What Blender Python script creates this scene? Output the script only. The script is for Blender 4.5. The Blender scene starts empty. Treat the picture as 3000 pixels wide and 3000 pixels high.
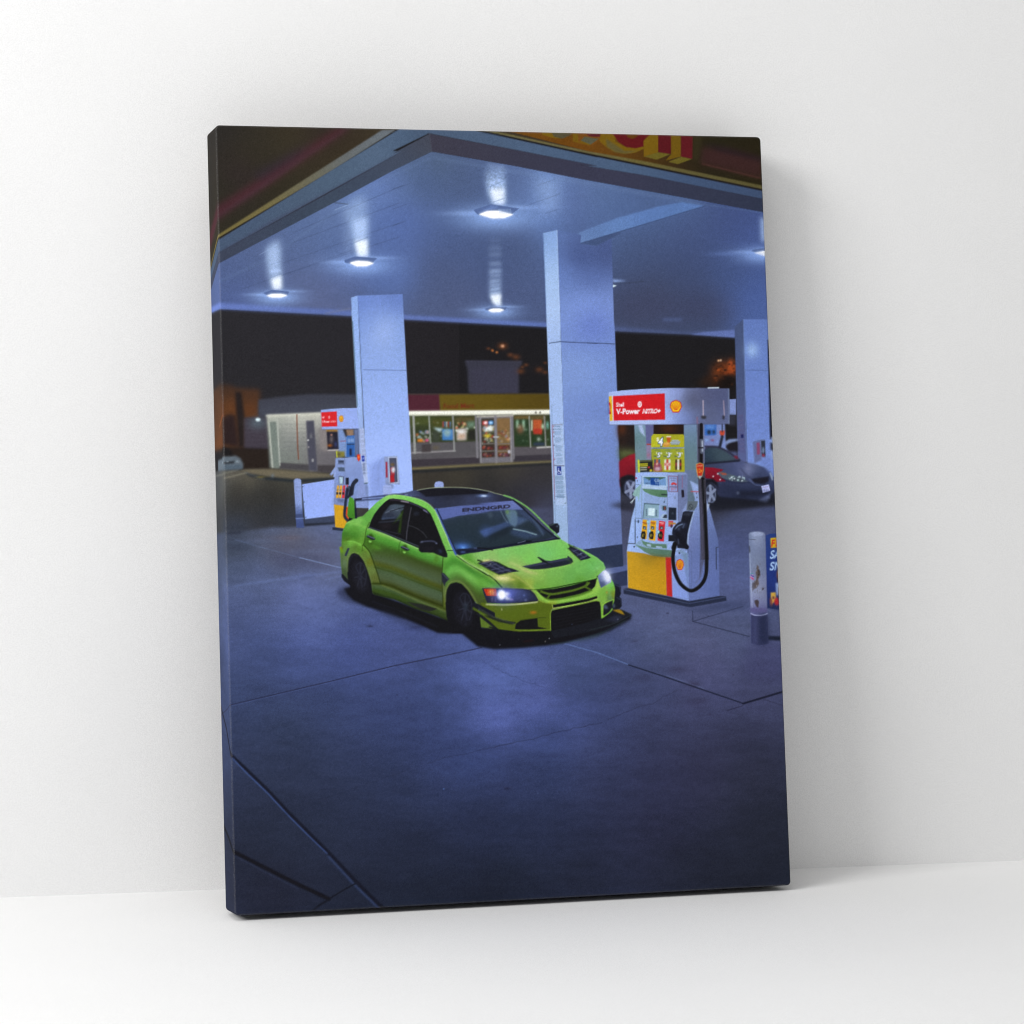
import bpy, math, random
import numpy as np
# ---------------------------------------------------------------- print artwork
# The picture printed on the canvas is painted here as a grid of colours (no image file);
# the colours become vertex colours of the canvas cloth.
X0, Y0, SC = 490.0, 330.0, 0.5            # picture area and samples per unit
NW, NH = 940, 1200
ART = np.zeros((NH, NW, 3))
VIEW = dict(A=(580,340,600), B=(1150,340,600), C=(1700,340,600), D=(600,880,600), E=(1150,880,600),
            F=(1720,880,600), G=(980,1400,450), H=(1400,1450,480), I=(1780,1350,520), J=(1780,1120,520),
            K=(620,1400,500), L=(600,1800,900), M=(1450,1800,900), Z=(0,0,3000), N=(0,0,1932))
def P(v, x, y):
    a = VIEW[v]; k = a[2]/1932.0
    return (a[0]+x*k, a[1]+y*k)
def pts(s):
    if not isinstance(s, str): return list(s)
    out = []; v = 'N'
    for t in s.split():
        if t.isalpha(): v = t; continue
        x, y = t.split(','); out.append(P(v, float(x), float(y)))
    return out
def smp(s):
    out = []; v = 'N'
    for t in s.split():
        if t.isalpha(): v = t; continue
        p, c = t.split(':'); x, y = p.split(',')
        out.append(P(v, float(x), float(y)) + tuple(float(q) for q in c.split(',')))
    return np.array(out)
def curve(p, closed=True, n=6):
    q = []; m = len(p)
    for i in range(m if closed else m-1):
        if closed: a, b, c, d = (p[(i+k) % m] for k in (-1,0,1,2))
        else: a, b, c, d = p[max(i-1,0)], p[i], p[i+1], p[min(i+2,m-1)]
        for j in range(n):
            t = j/n
            q.append(tuple(.5*((2*b[k])+(-a[k]+c[k])*t+(2*a[k]-5*b[k]+4*c[k]-d[k])*t*t+(-a[k]+3*b[k]-3*c[k]+d[k])*t**3) for k in (0,1)))
    if not closed: q.append(p[-1])
    return q
def toPix(p): return [((x-X0)*SC, (y-Y0)*SC) for x, y in p]
def blur1(m, s):
    if s <= 0: return m
    r = int(math.ceil(s*2.6)); k = np.exp(-.5*(np.arange(-r, r+1)/s)**2); k /= k.sum()
    for ax in (0, 1):
        pad = [(0,0)]*m.ndim; pad[ax] = (r, r)
        q = np.pad(m, pad, mode='edge'); o = 0
        n = m.shape[ax]
        for i, w in enumerate(k):
            sl = [slice(None)]*m.ndim; sl[ax] = slice(i, i+n)
            o = o + w*q[tuple(sl)]
        m = o
    return m
def raster(polys, pad=2):
    """even-odd coverage of a set of closed polygons (pixel coordinates) -> mask, x0, y0"""
    xs = [x for p in polys for x, y in p]; ys = [y for p in polys for x, y in p]
    x0 = max(0, int(min(xs))-pad); x1 = min(NW, int(max(xs))+pad+1)
    y0 = max(0, int(min(ys))-pad); y1 = min(NH, int(max(ys))+pad+1)
    if x1 <= x0 or y1 <= y0: return None
    m = np.zeros((y1-y0, x1-x0)); SUB = 4
    ed = []
    for p in polys:
        for i in range(len(p)):
            a, b = p[i], p[(i+1) % len(p)]
            if a[1] != b[1]: ed.append((a[0], a[1], b[0], b[1]))
    if not ed: return None
    ed = np.array(ed); lo = np.minimum(ed[:,1], ed[:,3]); hi = np.maximum(ed[:,1], ed[:,3])
    px = np.arange(x0, x1)
    for r in range(y1-y0):
        for k in range(SUB):
            y = y0+r+(k+.5)/SUB
            s = (lo <= y) & (hi > y)
            if not s.any(): continue
            e = ed[s]; xx = np.sort(e[:,0]+(y-e[:,1])*(e[:,2]-e[:,0])/(e[:,3]-e[:,1]))
            for j in range(0, len(xx)-1, 2):
                m[r] += np.clip(xx[j+1]-px, 0, 1)-np.clip(xx[j]-px, 0, 1)
    return np.clip(m/SUB, 0, 1), x0, y0
CLIP = [None]
def clip(q=None):
    if q is None: CLIP[0] = None; return
    c = np.zeros((NH, NW)); r = raster([toPix(pts(q))]); c[r[2]:r[2]+r[0].shape[0], r[1]:r[1]+r[0].shape[1]] = r[0]; CLIP[0] = c
def comp(m, x0, y0, col, a=1.0, mode='mix'):
    if CLIP[0] is not None: m = m*CLIP[0][y0:y0+m.shape[0], x0:x0+m.shape[1]]
    h, w = m.shape; t = ART[y0:y0+h, x0:x0+w]; mm = (m*a)[..., None]
    c = np.asarray(col, float)
    if mode == 'mix': t += mm*(c-t)
    elif mode == 'add': t += mm*c
    else: t *= 1+mm*(c-1)                # mul
def mask(s, blur=0, smooth=False, closed=True):
    p = pts(s)
    if smooth: p = curve(p)
    b = blur*SC
    return raster([toPix(p)], pad=int(b*2.6)+3), b
def fill(s, col, blur=0, a=1.0, smooth=False, mode='mix'):
    r, b = mask(s, blur, smooth)
    if r is None: return
    m = blur1(r[0], b); comp(m, r[1], r[2], col, a, mode)
def field(x0, y0, w, h, S, power=3.6, k=.75):
    """smooth colour field through scattered samples; each sample's reach follows its spacing"""
    yy, xx = np.mgrid[y0:y0+h, x0:x0+w]; xx = xx/SC+X0; yy = yy/SC+Y0
    d = np.hypot(S[:, None, 0]-S[None, :, 0], S[:, None, 1]-S[None, :, 1]); d.sort(1)
    near = d[:, 1:4].mean(1)*k if len(S) > 3 else np.full(len(S), 40.)
    num = np.zeros((h, w, 3)); den = np.zeros((h, w))
    for q, s in zip(S, near):
        c = s**1.2/((xx-q[0])**2+(yy-q[1])**2+s*s)**(power/2)
        num += c[..., None]*q[2:5]; den += c
    return num/den[..., None]
def shade(s, S, blur=0, a=1.0, smooth=False, power=3.6, soft=.75, mode='mix', tone=None):
    r, b = mask(s, blur, smooth)
    if r is None: return
    m = blur1(r[0], b); f = field(r[1], r[2], m.shape[1], m.shape[0], smp(S), power, soft)
    comp(m, r[1], r[2], tone(f) if tone else f, a, mode)
def loft(s, top, bot, ts, rows, v='G', blur=0):
    """colours laid out between an upper and a lower contour: rows = [(x, [colour per t]), ...]"""
    r, b = mask(s, blur)
    m = blur1(r[0], b); h, w = m.shape
    yy, xx = np.mgrid[r[2]:r[2]+h, r[1]:r[1]+w]; k = 1932.0/VIEW[v][2]
    gx = ((xx+.5)/SC+X0-VIEW[v][0])*k; gy = ((yy+.5)/SC+Y0-VIEW[v][1])*k
    tp = pts(v+' '+top); bt = pts(v+' '+bot)
    f = lambda q, i: np.array([(p[i]-VIEW[v][i])*k for p in q])
    T = np.interp(gx, f(tp, 0), f(tp, 1)); B = np.interp(gx, f(bt, 0), f(bt, 1))
    t = np.clip((gy-T)/np.maximum(B-T, 1), 0, 1)
    X = np.array([q[0] for q in rows], float); A = np.array([q[1] for q in rows], float)   # nx, nt, 3
    cols = np.stack([np.stack([np.interp(t, ts, A[i, :, c]) for c in range(3)], -1) for i in range(len(X))])
    u = np.clip(np.interp(gx, X, np.arange(len(X))), 0, len(X)-1); i = np.minimum(u.astype(int), len(X)-2); a = (u-i)[..., None]
    j = np.arange(h)[:, None], np.arange(w)[None, :]
    comp(m, r[1], r[2], blur1(cols[i, j[0], j[1]]*(1-a)+cols[i+1, j[0], j[1]]*a, 1.5))
def line(s, w, col, blur=0, a=1.0, smooth=False, w2=None, mode='mix'):
    p = pts(s)
    if smooth: p = curve(p, False)
    p = toPix(p); w *= SC; w2 = w if w2 is None else w2*SC; b = blur*SC
    xs = [q[0] for q in p]; ys = [q[1] for q in p]; pad = int(max(w, w2)/2+b*2.6)+3
    x0 = max(0, int(min(xs))-pad); x1 = min(NW, int(max(xs))+pad+1); y0 = max(0, int(min(ys))-pad); y1 = min(NH, int(max(ys))+pad+1)
    if x1 <= x0 or y1 <= y0: return
    yy, xx = np.mgrid[y0:y1, x0:x1]; xx = xx+.5; yy = yy+.5; m = np.zeros(xx.shape); n = len(p)-1
    for i in range(n):
        (ax, ay), (bx, by) = p[i], p[i+1]; dx, dy = bx-ax, by-ay; L = dx*dx+dy*dy+1e-9
        t = np.clip(((xx-ax)*dx+(yy-ay)*dy)/L, 0, 1); d = np.hypot(xx-ax-t*dx, yy-ay-t*dy)
        ww = w+(w2-w)*(i+t)/n
        c = np.where(ww < 1, np.clip(1-d, 0, 1)*ww, np.clip(ww/2-d+.5, 0, 1))
        m = np.maximum(m, c)
    comp(blur1(m, b), x0, y0, col, a, mode)
def glow(v, x, y, rx, ry, col, a=1.0, mode='mix', p=2.0, rot=0):
    cx, cy = P(v, x, y); k = VIEW[v][2]/1932.0*SC; rx *= k; ry *= k; cx = (cx-X0)*SC; cy = (cy-Y0)*SC
    R = max(rx, ry)*3.2
    x0 = max(0, int(cx-R)); x1 = min(NW, int(cx+R)+1); y0 = max(0, int(cy-R)); y1 = min(NH, int(cy+R)+1)
    if x1 <= x0 or y1 <= y0: return
    yy, xx = np.mgrid[y0:y1, x0:x1]; ux = xx+.5-cx; uy = yy+.5-cy; c, s = math.cos(rot), math.sin(rot)
    d = ((ux*c+uy*s)/rx)**2+((-ux*s+uy*c)/ry)**2
    comp(np.exp(-.5*d**(p/2)), x0, y0, col, a, mode)
def ell(v, x, y, rx, ry, col, blur=0, a=1.0, rot=0, mode='mix'):
    c, s = math.cos(rot), math.sin(rot)
    q = [P(v, x+rx*math.cos(t)*c-ry*math.sin(t)*s, y+rx*math.cos(t)*s+ry*math.sin(t)*c) for t in np.linspace(0, 2*math.pi, 33)[:-1]]
    fill(q, col, blur, a, mode=mode)
_tc = {}
def glyphs(s, bold):
    if (s, bold) in _tc: return _tc[(s, bold)]
    cu = bpy.data.curves.new('t', 'FONT'); cu.body = s; cu.offset = bold; cu.resolution_u = 4
    o = bpy.data.objects.new('t', cu); bpy.context.scene.collection.objects.link(o)
    me = o.to_mesh(); V = [(v.co.x, v.co.y) for v in me.vertices]
    F = [[V[i] for i in f.vertices] for f in me.polygons]
    o.to_mesh_clear(); bpy.data.objects.remove(o); bpy.data.curves.remove(cu)
    xs = [p[0] for p in V]; cap = .70
    _tc[(s, bold)] = (F, min(xs), max(xs), cap); return _tc[(s, bold)]
def text(s, v, x0, y0, x1, y1, h, col, bold=0.0, slant=0.0, a=1.0, blur=0, up=None):
    """text with its baseline from (x0,y0) to (x1,y1) of view v, capitals h high"""
    F, lo, hi, cap = glyphs(s, bold); polys = []
    ux, uy = up if up else (0, -1)
    for f in F:
        q = []
        for gx, gy in f:
            t = (gx-lo)/(hi-lo); g = gy/cap
            q.append(P(v, x0+t*(x1-x0)+g*h*ux+slant*g*h, y0+t*(y1-y0)+g*h*uy))
        polys.append(toPix(q))
    xs = [p[0] for f in polys for p in f]; ys = [p[1] for f in polys for p in f]
    X, Y = max(0, int(min(xs))-3), max(0, int(min(ys))-3)
    W, H_ = min(NW, int(max(xs))+4)-X, min(NH, int(max(ys))+4)-Y
    if W <= 0 or H_ <= 0: return
    m = np.zeros((H_, W))
    for f in polys:
        r = raster([f], 1)
        if r is None: continue
        k, a0, b0 = r; yy = b0-Y; xx = a0-X
        k = k[max(0,-yy):, max(0,-xx):]; yy = max(0, yy); xx = max(0, xx)
        k = k[:H_-yy, :W-xx]; m[yy:yy+k.shape[0], xx:xx+k.shape[1]] += k
    comp(blur1(np.clip(m, 0, 1), blur*SC), X, Y, col, a)
RNG = np.random.RandomState(7)
def noise(w, h, cx, cy):
    gw, gh = int(w/cx)+3, int(h/cy)+3; g = RNG.rand(gh, gw)*2-1
    x = np.arange(w)/cx; y = np.arange(h)/cy; xi = x.astype(int); yi = y.astype(int)
    fx = x-xi; fy = y-yi; fx = fx*fx*(3-2*fx); fy = (fy*fy*(3-2*fy))[:, None]
    a = g[yi][:, xi]*(1-fx)+g[yi][:, xi+1]*fx; b = g[yi+1][:, xi]*(1-fx)+g[yi+1][:, xi+1]*fx
    return a*(1-fy)+b*fy
def dirt(s, amt, scales, blur=0, smooth=False, tint=(1,1,1)):
    r, b = mask(s, blur, smooth)
    if r is None: return
    m = blur1(r[0], b); h, w = m.shape; n = 0
    for cx, cy, k in scales: n = n+k*noise(w, h, cx, cy)
    ART[r[2]:r[2]+h, r[1]:r[1]+w] *= 1+(m*n*amt)[..., None]*np.array(tint)

def logo(v, x, y, w, h, red=(200,30,30), yel=(235,190,30)):
    """scallop emblem: red rim, yellow fan with dark red ribs"""
    def fan(k):
        q = []
        for t in np.linspace(-1, 1, 25):
            an = t*2.05; sc = 1+.035*math.cos(an*7)
            q.append((x+math.sin(an)*w*.5*k*sc, y-math.cos(an)*h*.46*k*sc-h*.03))
        q += [(x+w*.26*k, y+h*.5*k-(1-k)*h*.1), (x-w*.26*k, y+h*.5*k-(1-k)*h*.1)]
        return [P(v, a, b) for a, b in q]
    fill(fan(1.0), red); fill(fan(.88), yel)
    for t in (-.8, -.55, -.28, 0, .28, .55, .8):
        an = t*1.75
        line([P(v, x+math.sin(an)*w*.40, y-math.cos(an)*h*.38), P(v, x+math.sin(an)*w*.07, y+h*.30)], w*VIEW[v][2]/1932*.03+.5, red, a=.55)

# ================================================================ PAINTING
def paint_background():
    ART[:] = (27,26,29)
    shade('D -400,60 2400,60 2400,1300 -400,1300', 'D 100,300:40,39,44 900,300:38,37,42 300,700:36,35,38 E 700,400:34,32,36 1300,500:29,27,30 F 800,500:21,19,21 1200,700:20,17,17')
    # orange lit wall and tree far left
    shade('D -400,830 90,790 240,800 300,830 520,840 515,1110 380,1120 370,1400 170,1400 -400,1400', 'D 200,860:52,39,34 250,1000:100,59,30 400,900:65,45,34 430,1060:94,55,28 360,1200:77,46,30 200,1350:87,54,32 60,1100:80,52,34 100,1380:100,59,32 -300,1000:50,36,32', blur=7)
    fill('D 165,1110 230,1075 285,1085 325,1385 165,1360', (42,30,30), blur=5)
    fill('D 285,860 345,865 375,1100 372,1390 322,1390 300,1100', (34,28,28), blur=4)
    line('D 40,1180 170,1085', 3, (170,90,50), blur=3)
    fill('D 160,1390 620,1395 620,1600 330,1600 150,1500', (38,30,26), blur=5)
    fill('D 370,1108 600,1100 600,1400 372,1392', (62,56,66), blur=3)
    for k in range(6): line([P('D',375,1170+k*38), P('D',590,1165+k*38)], 1.5, (78,72,84), blur=1.5, a=.5)
    glow('D', 500, 1160, 60, 40, (90,110,120), .6); ell('D', 502, 1126, 24, 17, (225,245,250), blur=2)
    # store building, left wing
    fill('D 505,940 700,912 900,893 1000,885 1500,885 1500,1100 510,1100', (60,62,74), blur=3)
    fill('D 505,990 1500,960 1500,1075 512,1095', (66,69,82), blur=8, a=.7)
    shade('D 583,1088 1100,1065 1300,1070 1300,1620 1000,1620 612,1580', 'D 640,1110:180,184,172 850,1100:200,202,190 1050,1090:205,205,190 650,1250:118,125,120 800,1200:150,152,148 800,1350:122,126,124 800,1500:112,117,112 1080,1250:118,116,118 1100,1450:98,94,100 1200,1500:92,88,96 650,1500:108,118,112', blur=3)
    line('D 585,1090 1095,1068', 5, (232,232,215), blur=3)
    fill('D 700,1530 985,1550 985,1612 700,1590', (70,68,72), blur=2)
    fill('D 1060,1555 1240,1555 1240,1625 1065,1620', (66,62,66), blur=2)
    fill('D 605,1150 672,1145 690,1400 702,1585 650,1582 625,1400', (112,122,116), blur=2)
    line('D 603,1140 640,1580', 4, (182,186,176), blur=1.5); line('D 683,1120 708,1560', 3.5, (175,180,172), blur=1.5)
    for k in range(9): line([P('D',705,1170+k*42), P('D',950,1168+k*42)], 2, (105,110,110), blur=1.5, a=.45)
    line('D 868,1080 875,1350 885,1500', 3, (120,70,52), blur=1, smooth=True)
    fill('D 955,1138 1030,1134 1048,1400 1062,1612 985,1605 970,1400', (72,72,86), blur=2)
    ell('D', 975, 1320, 8, 9, (210,210,210), 1); ell('D', 1018, 1510, 9, 16, (170,170,170), 1.5); ell('D', 1003, 1280, 12, 26, (105,105,112), 2); ell('D', 980, 1385, 7, 7, (170,165,165), 1)
    fill('D 1085,1200 1250,1215 1250,1420 1130,1425 1085,1400', (128,122,122), blur=3)
    fill('D 1145,1215 1255,1218 1258,1245 1150,1245', (150,110,50), blur=2)
    fill('D 1150,1240 1255,1240 1268,1405 1160,1410', (34,32,44), blur=1.5)
    glow('D', 1195, 1310, 14, 30, (120,110,110), .7); glow('D', 1180, 1370, 16, 10, (170,90,30), .8); glow('D', 1235, 1360, 10, 20, (60,70,130), .7); ell('D', 1195, 1270, 10, 10, (150,110,100), 1)
    line('D 1165,1415 1270,1412', 3, (190,185,185), blur=1)
    # parking lot ground beyond the forecourt
    shade('D -400,1595 350,1600 900,1660 E 0,1600 1600,1500 F 0,1500 2000,1500 2000,2600 K 1800,900 -700,900', 'D 250,1640:92,88,78 400,1690:90,86,74 700,1720:72,70,60 300,1780:56,54,50 500,1850:48,48,46 150,1720:80,84,86 -200,1700:70,72,72 K 300,250:44,44,44 700,200:44,43,41 600,380:44,46,52 900,400:48,52,64 300,520:52,60,80 -300,400:44,46,50 -300,100:70,72,76 E 300,1650:66,60,50 600,1620:64,60,50 1100,1590:66,62,54 400,1720:46,44,42 900,1750:38,38,40 1200,1850:42,42,50 1400,1650:50,48,50 H 700,200:62,64,86 600,100:50,48,56 800,250:66,70,98 F 400,1900:52,54,72', blur=3)
    fill('D 330,1605 420,1592 620,1588 1240,1640 1240,1670 E 0,1600 E 185,1570 E 0,1590 D 1240,1690 850,1690 600,1665 430,1640', (104,97,80), blur=3)
    fill('D 360,1612 430,1640 600,1668 850,1692 1240,1668 1240,1700 850,1716 600,1695 430,1665', (34,40,46), blur=3)
    line('D -200,1640 160,1640 310,1600', 3, (120,120,112), blur=2, a=.8); line('D 180,1680 390,1628', 4, (128,124,110), blur=2, a=.8); line('D 390,1628 560,1690', 3, (95,100,105), blur=2, a=.6)
    glow('D', 530, 1668, 30, 8, (120,105,50), .6); glow('D', 640, 1655, 12, 14, (100,120,140), .5)
    # light coloured car, far left
    fill('D 120,1490 150,1470 290,1465 335,1490 362,1540 358,1590 140,1604 -60,1600 -60,1500', (92,102,112), blur=3)
    fill('D 130,1420 170,1385 230,1400 275,1465 150,1470', (26,24,26), blur=3)
    fill('D 165,1530 280,1515 275,1540 180,1548', (45,50,56), blur=2); ell('D', 215, 1522, 7, 7, (150,160,170), 1); ell('D', 308, 1522, 14, 8, (150,165,175), 2); ell('D', 150, 1530, 12, 10, (150,165,175), 2)
    fill('D 150,1560 350,1550 355,1590 150,1600', (78,92,106), blur=3)
    # store front
    fill('E -100,880 1560,880 1560,1500 -100,1600', (70,68,66))
    fill('E 685,570 1225,576 1215,610 1188,640 1190,890 740,890 715,860 705,640 690,610', (54,54,68), blur=3)
    fill('E 740,640 1180,640 1188,885 745,885', (58,56,74), blur=5, a=.7); line('E 690,575 1222,580', 2, (70,70,90), blur=2)
    fill('E -100,889 445,886 452,1048 -100,1056', (76,36,48), blur=2)
    shade('E 440,886 1560,878 1560,1040 450,1048', 'E 500,950:98,82,26 900,950:96,80,24 1400,950:84,70,20 1450,900:78,62,22', blur=2)
    line('E -100,890 1560,880', 3, (52,46,40), blur=1.5, a=.6)
    text('Food Mart', 'E', 482, 1021, 772, 1015, 46, (112,46,26), bold=.012, blur=1.5)
    fill('E -100,1050 1560,1034 1560,1080 -100,1098', (236,238,222), blur=3)
    line('E -100,1062 1560,1046', 6, (250,250,240), blur=2)
    for x in (1352,1392): ell('E', x, 1060, 7, 12, (80,80,70), 1.5)
    # glazing
    fill('E -100,1098 1560,1080 1560,1385 1150,1392 820,1340 590,1340 370,1345 170,1350 -100,1350', (50,58,36), blur=2)
    fill('E 155,1100 370,1098 370,1180 155,1180', (70,78,40), blur=5); fill('E 370,1105 570,1105 570,1200 370,1200', (72,74,34), blur=6)
    fill('E 590,1105 780,1100 780,1140 590,1150', (92,80,48), blur=5)
    fill('E 1145,1095 1300,1090 1300,1125 1145,1125', (120,96,54), blur=4); fill('E 1300,1095 1440,1090 1440,1120 1300,1120', (110,92,56), blur=4)
    R = random.Random(4)
    def blobs(x0, y0, x1, y1, n, cols, r=(5,12), a=.8):
        for _ in range(n):
            c = R.choice(cols); ell('E', R.uniform(x0,x1), R.uniform(y0,y1), R.uniform(*r), R.uniform(*r), c, blur=2, a=a*R.uniform(.6,1))
    blobs(230,1215,340,1250,5,[(70,110,230),(90,140,240),(180,200,240)],(10,18))
    blobs(230,1240,350,1340,22,[(200,205,200),(150,160,160),(220,120,80),(120,180,190),(110,100,90),(235,235,230)],(7,16))
    fill('E 235,1310 285,1308 285,1338 235,1340', (205,120,40), blur=2); ell('E', 325, 1322, 16, 16, (200,80,120), 2)
    fill('E 380,1200 480,1210 470,1225 440,1250 400,1215', (180,205,215), blur=3); fill('E 375,1230 440,1240 440,1330 375,1330', (60,66,56), blur=3)
    fill('E 468,1215 580,1215 580,1320 470,1320', (62,120,190), blur=2); ell('E', 515, 1250, 34, 38, (150,175,165), 4, .8)
    for k, c in enumerate([(190,70,80),(70,110,190),(200,200,220),(160,60,60),(80,120,200)]): fill([P('E',470+k*17,1145), P('E',484+k*17,1145), P('E',482+k*17,1200), P('E',474+k*17,1200)], c, blur=1.5, a=.85)
    blobs(600,1150,700,1210,14,[(210,70,50),(240,210,150),(180,60,60),(90,110,60)],(8,14))
    fill('E 605,1215 700,1205 700,1320 605,1325', (180,170,165), blur=3); ell('E', 650, 1280, 36, 30, (200,160,130), 4, .7); ell('E', 650, 1240, 30, 18, (225,225,225), 3)
    blobs(590,1190,610,1260,4,[(240,245,240)],(6,12)); blobs(700,1200,720,1250,3,[(240,245,240)],(6,12))
    fill('E 700,1145 780,1140 780,1200 700,1210', (100,125,105), blur=4); fill('E 712,1230 785,1220 790,1315 712,1318', (40,40,36), blur=3); ell('E', 776, 1200, 9, 9, (235,240,220), 2)
    fill('E 1150,1125 1290,1120 1290,1375 1155,1375', (40,58,38), blur=3)
    for x in (1178,1236): fill([P('E',x-8,1130),P('E',x+8,1130),P('E',x+8,1205),P('E',x-8,1205)], (200,250,220), blur=3)
    blobs(1165,1180,1280,1230,8,[(120,150,130),(70,90,70)],(8,16)); ell('E', 1205, 1215, 30, 46, (150,95,70), 5, .7)
    fill('E 1308,1130 1322,1130 1322,1230 1308,1230', (225,245,225), blur=2)
    fill('E 1325,1125 1410,1125 1410,1240 1325,1240', (176,84,48), blur=2); fill('E 1330,1210 1410,1210 1410,1270 1330,1265', (170,56,42), blur=2)
    fill('E 1308,1270 1440,1270 1440,1370 1308,1370', (38,56,34), blur=3); ell('E', 1380, 1310, 14, 18, (220,230,220), 3, .8); fill('E 1330,1345 1440,1345 1440,1370 1330,1370', (50,60,90), blur=3)
    ell('E', 1418, 1190, 13, 26, (190,220,190), 3); ell('E', 1462, 1180, 12, 40, (120,200,190), 3, .8); fill('E 1455,1250 1520,1250 1520,1370 1455,1370', (48,62,40), blur=3)
    blobs(165,1150,780,1330,26,[(215,225,225),(170,185,190),(120,130,120),(60,66,60),(150,110,90)],(4,9),.7); blobs(1150,1130,1480,1360,16,[(200,220,210),(90,120,90),(40,50,40),(140,100,80)],(4,10),.6)
    # walls below the windows, frames, door
    fill('E -100,1345 590,1338 820,1330 820,1500 180,1520 -100,1530', (84,82,86), blur=2)
    line('E 175,1440 590,1420', 4, (150,148,150), blur=1.5); fill('E 275,1360 362,1355 362,1430 275,1435', (66,60,62), blur=2); ell('E', 410, 1392, 34, 14, (98,88,70), 4)
    line('E 180,1505 820,1475', 3, (112,108,112), blur=1.5)
    fill('E 175,1500 820,1478 825,1542 182,1582 -100,1600 -100,1510', (58,53,60), blur=2)
    fill('E 1140,1385 1560,1378 1560,1460 1145,1475', (86,82,88), blur=2); line('E 1365,1390 1500,1383', 4, (205,205,205), blur=1.5)
    fill('E 1145,1470 1560,1450 1560,1515 1145,1525', (56,52,60), blur=2)
    for x, y1, w, c in ((205,1440,7,(150,152,150)),(352,1345,4.5,(140,145,140)),(577,1420,5,(138,140,140)),(795,1480,7,(120,118,125)),(1135,1490,7,(118,116,122)),(1297,1385,4,(140,145,140)),(1440,1385,4,(140,142,140)),(168,1440,4,(110,112,110))):
        line([P('E',x-8,1095), P('E',x+6,y1)], w, c, blur=1.2)
    fill('E 800,1090 1135,1080 1140,1530 828,1538', (112,110,118), blur=2); line('E 800,1098 1135,1088', 5, (175,172,160), blur=1.5)
    fill('E 836,1118 958,1114 966,1478 842,1484', (58,54,44), blur=2); fill('E 984,1114 1108,1110 1112,1470 990,1476', (120,98,62), blur=2)
    fill('E 990,1120 1105,1118 1106,1215 992,1220', (128,100,66), blur=3)
    fill('E 848,1140 900,1138 900,1175 848,1178', (190,60,60), blur=2); ell('E', 878, 1156, 18, 14, (250,240,240), 2); fill('E 905,1138 950,1136 950,1172 905,1174', (60,130,220), blur=2); ell('E', 928, 1155, 14, 11, (200,235,250), 2)
    fill('E 862,1188 950,1186 950,1235 862,1238', (235,240,235), blur=3)
    blobs(848,1190,955,1240,18,[(230,235,230),(200,170,60),(120,160,190),(180,60,50)],(6,12))
    blobs(848,1240,955,1350,46,[(220,190,60),(200,60,60),(90,110,70),(200,205,190),(60,50,40),(230,200,150),(80,110,150)],(6,12))
    ell('E', 895, 1278, 34, 16, (225,200,50), 3, .8); blobs(990,1220,1105,1330,34,[(120,90,60),(180,140,90),(80,60,50),(200,180,160),(150,60,50),(90,100,130)],(6,14))
    for x0, x1 in ((846,958),(994,1106)):
        for y in (1372, 1440):
            fill([P('E',x0,y),P('E',x1,y-4),P('E',x1,y+34),P('E',x0,y+38)], (58,40,38), blur=2)
            blobs(x0+6,y+6,x1-6,y+30,14,[(190,80,50),(150,50,50),(110,70,60),(210,180,140),(90,60,90)],(6,11))
        line([P('E',x0,1356), P('E',x1,1352)], 3, (110,105,105), blur=1)
        line([P('E',x0,1424), P('E',x1,1420)], 3, (110,105,105), blur=1)
    line('E 970,1095 980,1530', 6, (126,124,132), blur=1.2); line('E 826,1100 834,1530', 4, (138,136,142), blur=1.2); line('E 1115,1095 1122,1520', 4, (138,136,142), blur=1.2)
    line('E 955,1290 1000,1290', 4, (180,185,185), blur=1.2); ell('E', 1100, 1430, 12, 18, (205,205,225), 2)
    fill('E -100,1596 E 182,1580 825,1545 1560,1510 1560,1530 825,1568 182,1606 -100,1620', (128,118,82), blur=2.5)
    fill('E -100,1614 182,1604 825,1568 1560,1530 1560,1548 825,1592 182,1630 -100,1640', (32,34,38), blur=3)
    # lights and lit foliage above the store
    ell('E', 1038, 432, 16, 12, (255,235,215), 2); glow('E', 1038, 432, 30, 22, (180,90,40), .5)
    ell('E', 943, 474, 13, 9, (230,130,60), 2, rot=.6); ell('E', 984, 491, 12, 9, (235,140,70), 2)
    for x, y, r in ((905,455,14),(1110,515,20),(1165,535,26),(1210,670,26),(1385,655,26),(1440,680,16),(1260,610,16),(1440,590,12),(1225,630,12)): glow('E', x, y, r, r*.7, (118,66,38), .6)
    # right night area: lit foliage behind
    for x, y, rx, ry, c, a in ((1240,700,50,60,(120,58,24),.75),(1290,640,60,50,(130,60,24),.7),(1370,640,30,50,(190,84,34),.85),(1350,600,12,26,(180,80,40),.7),(1215,760,30,36,(110,56,28),.7),(1340,680,40,16,(190,80,34),.7),(1130,780,60,30,(46,28,18),.6),(1150,740,40,26,(50,30,20),.6)): glow('F', x, y, rx, ry, c, a)
    for _ in range(60): ell('F', R.uniform(1190,1395), R.uniform(590,800), R.uniform(6,14), R.uniform(5,10), R.choice([(26,18,16),(26,18,16),(200,90,36)]), 1.5, .5)
    glow('F', 1330, 760, 56, 50, (22,16,15), .95); glow('F', 1280, 800, 60, 40, (22,16,15), .9)
    ell('F', 1239, 569, 10, 9, (255,200,150), 1.5); ell('F', 1260, 566, 10, 9, (255,215,180), 1.5)

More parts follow.
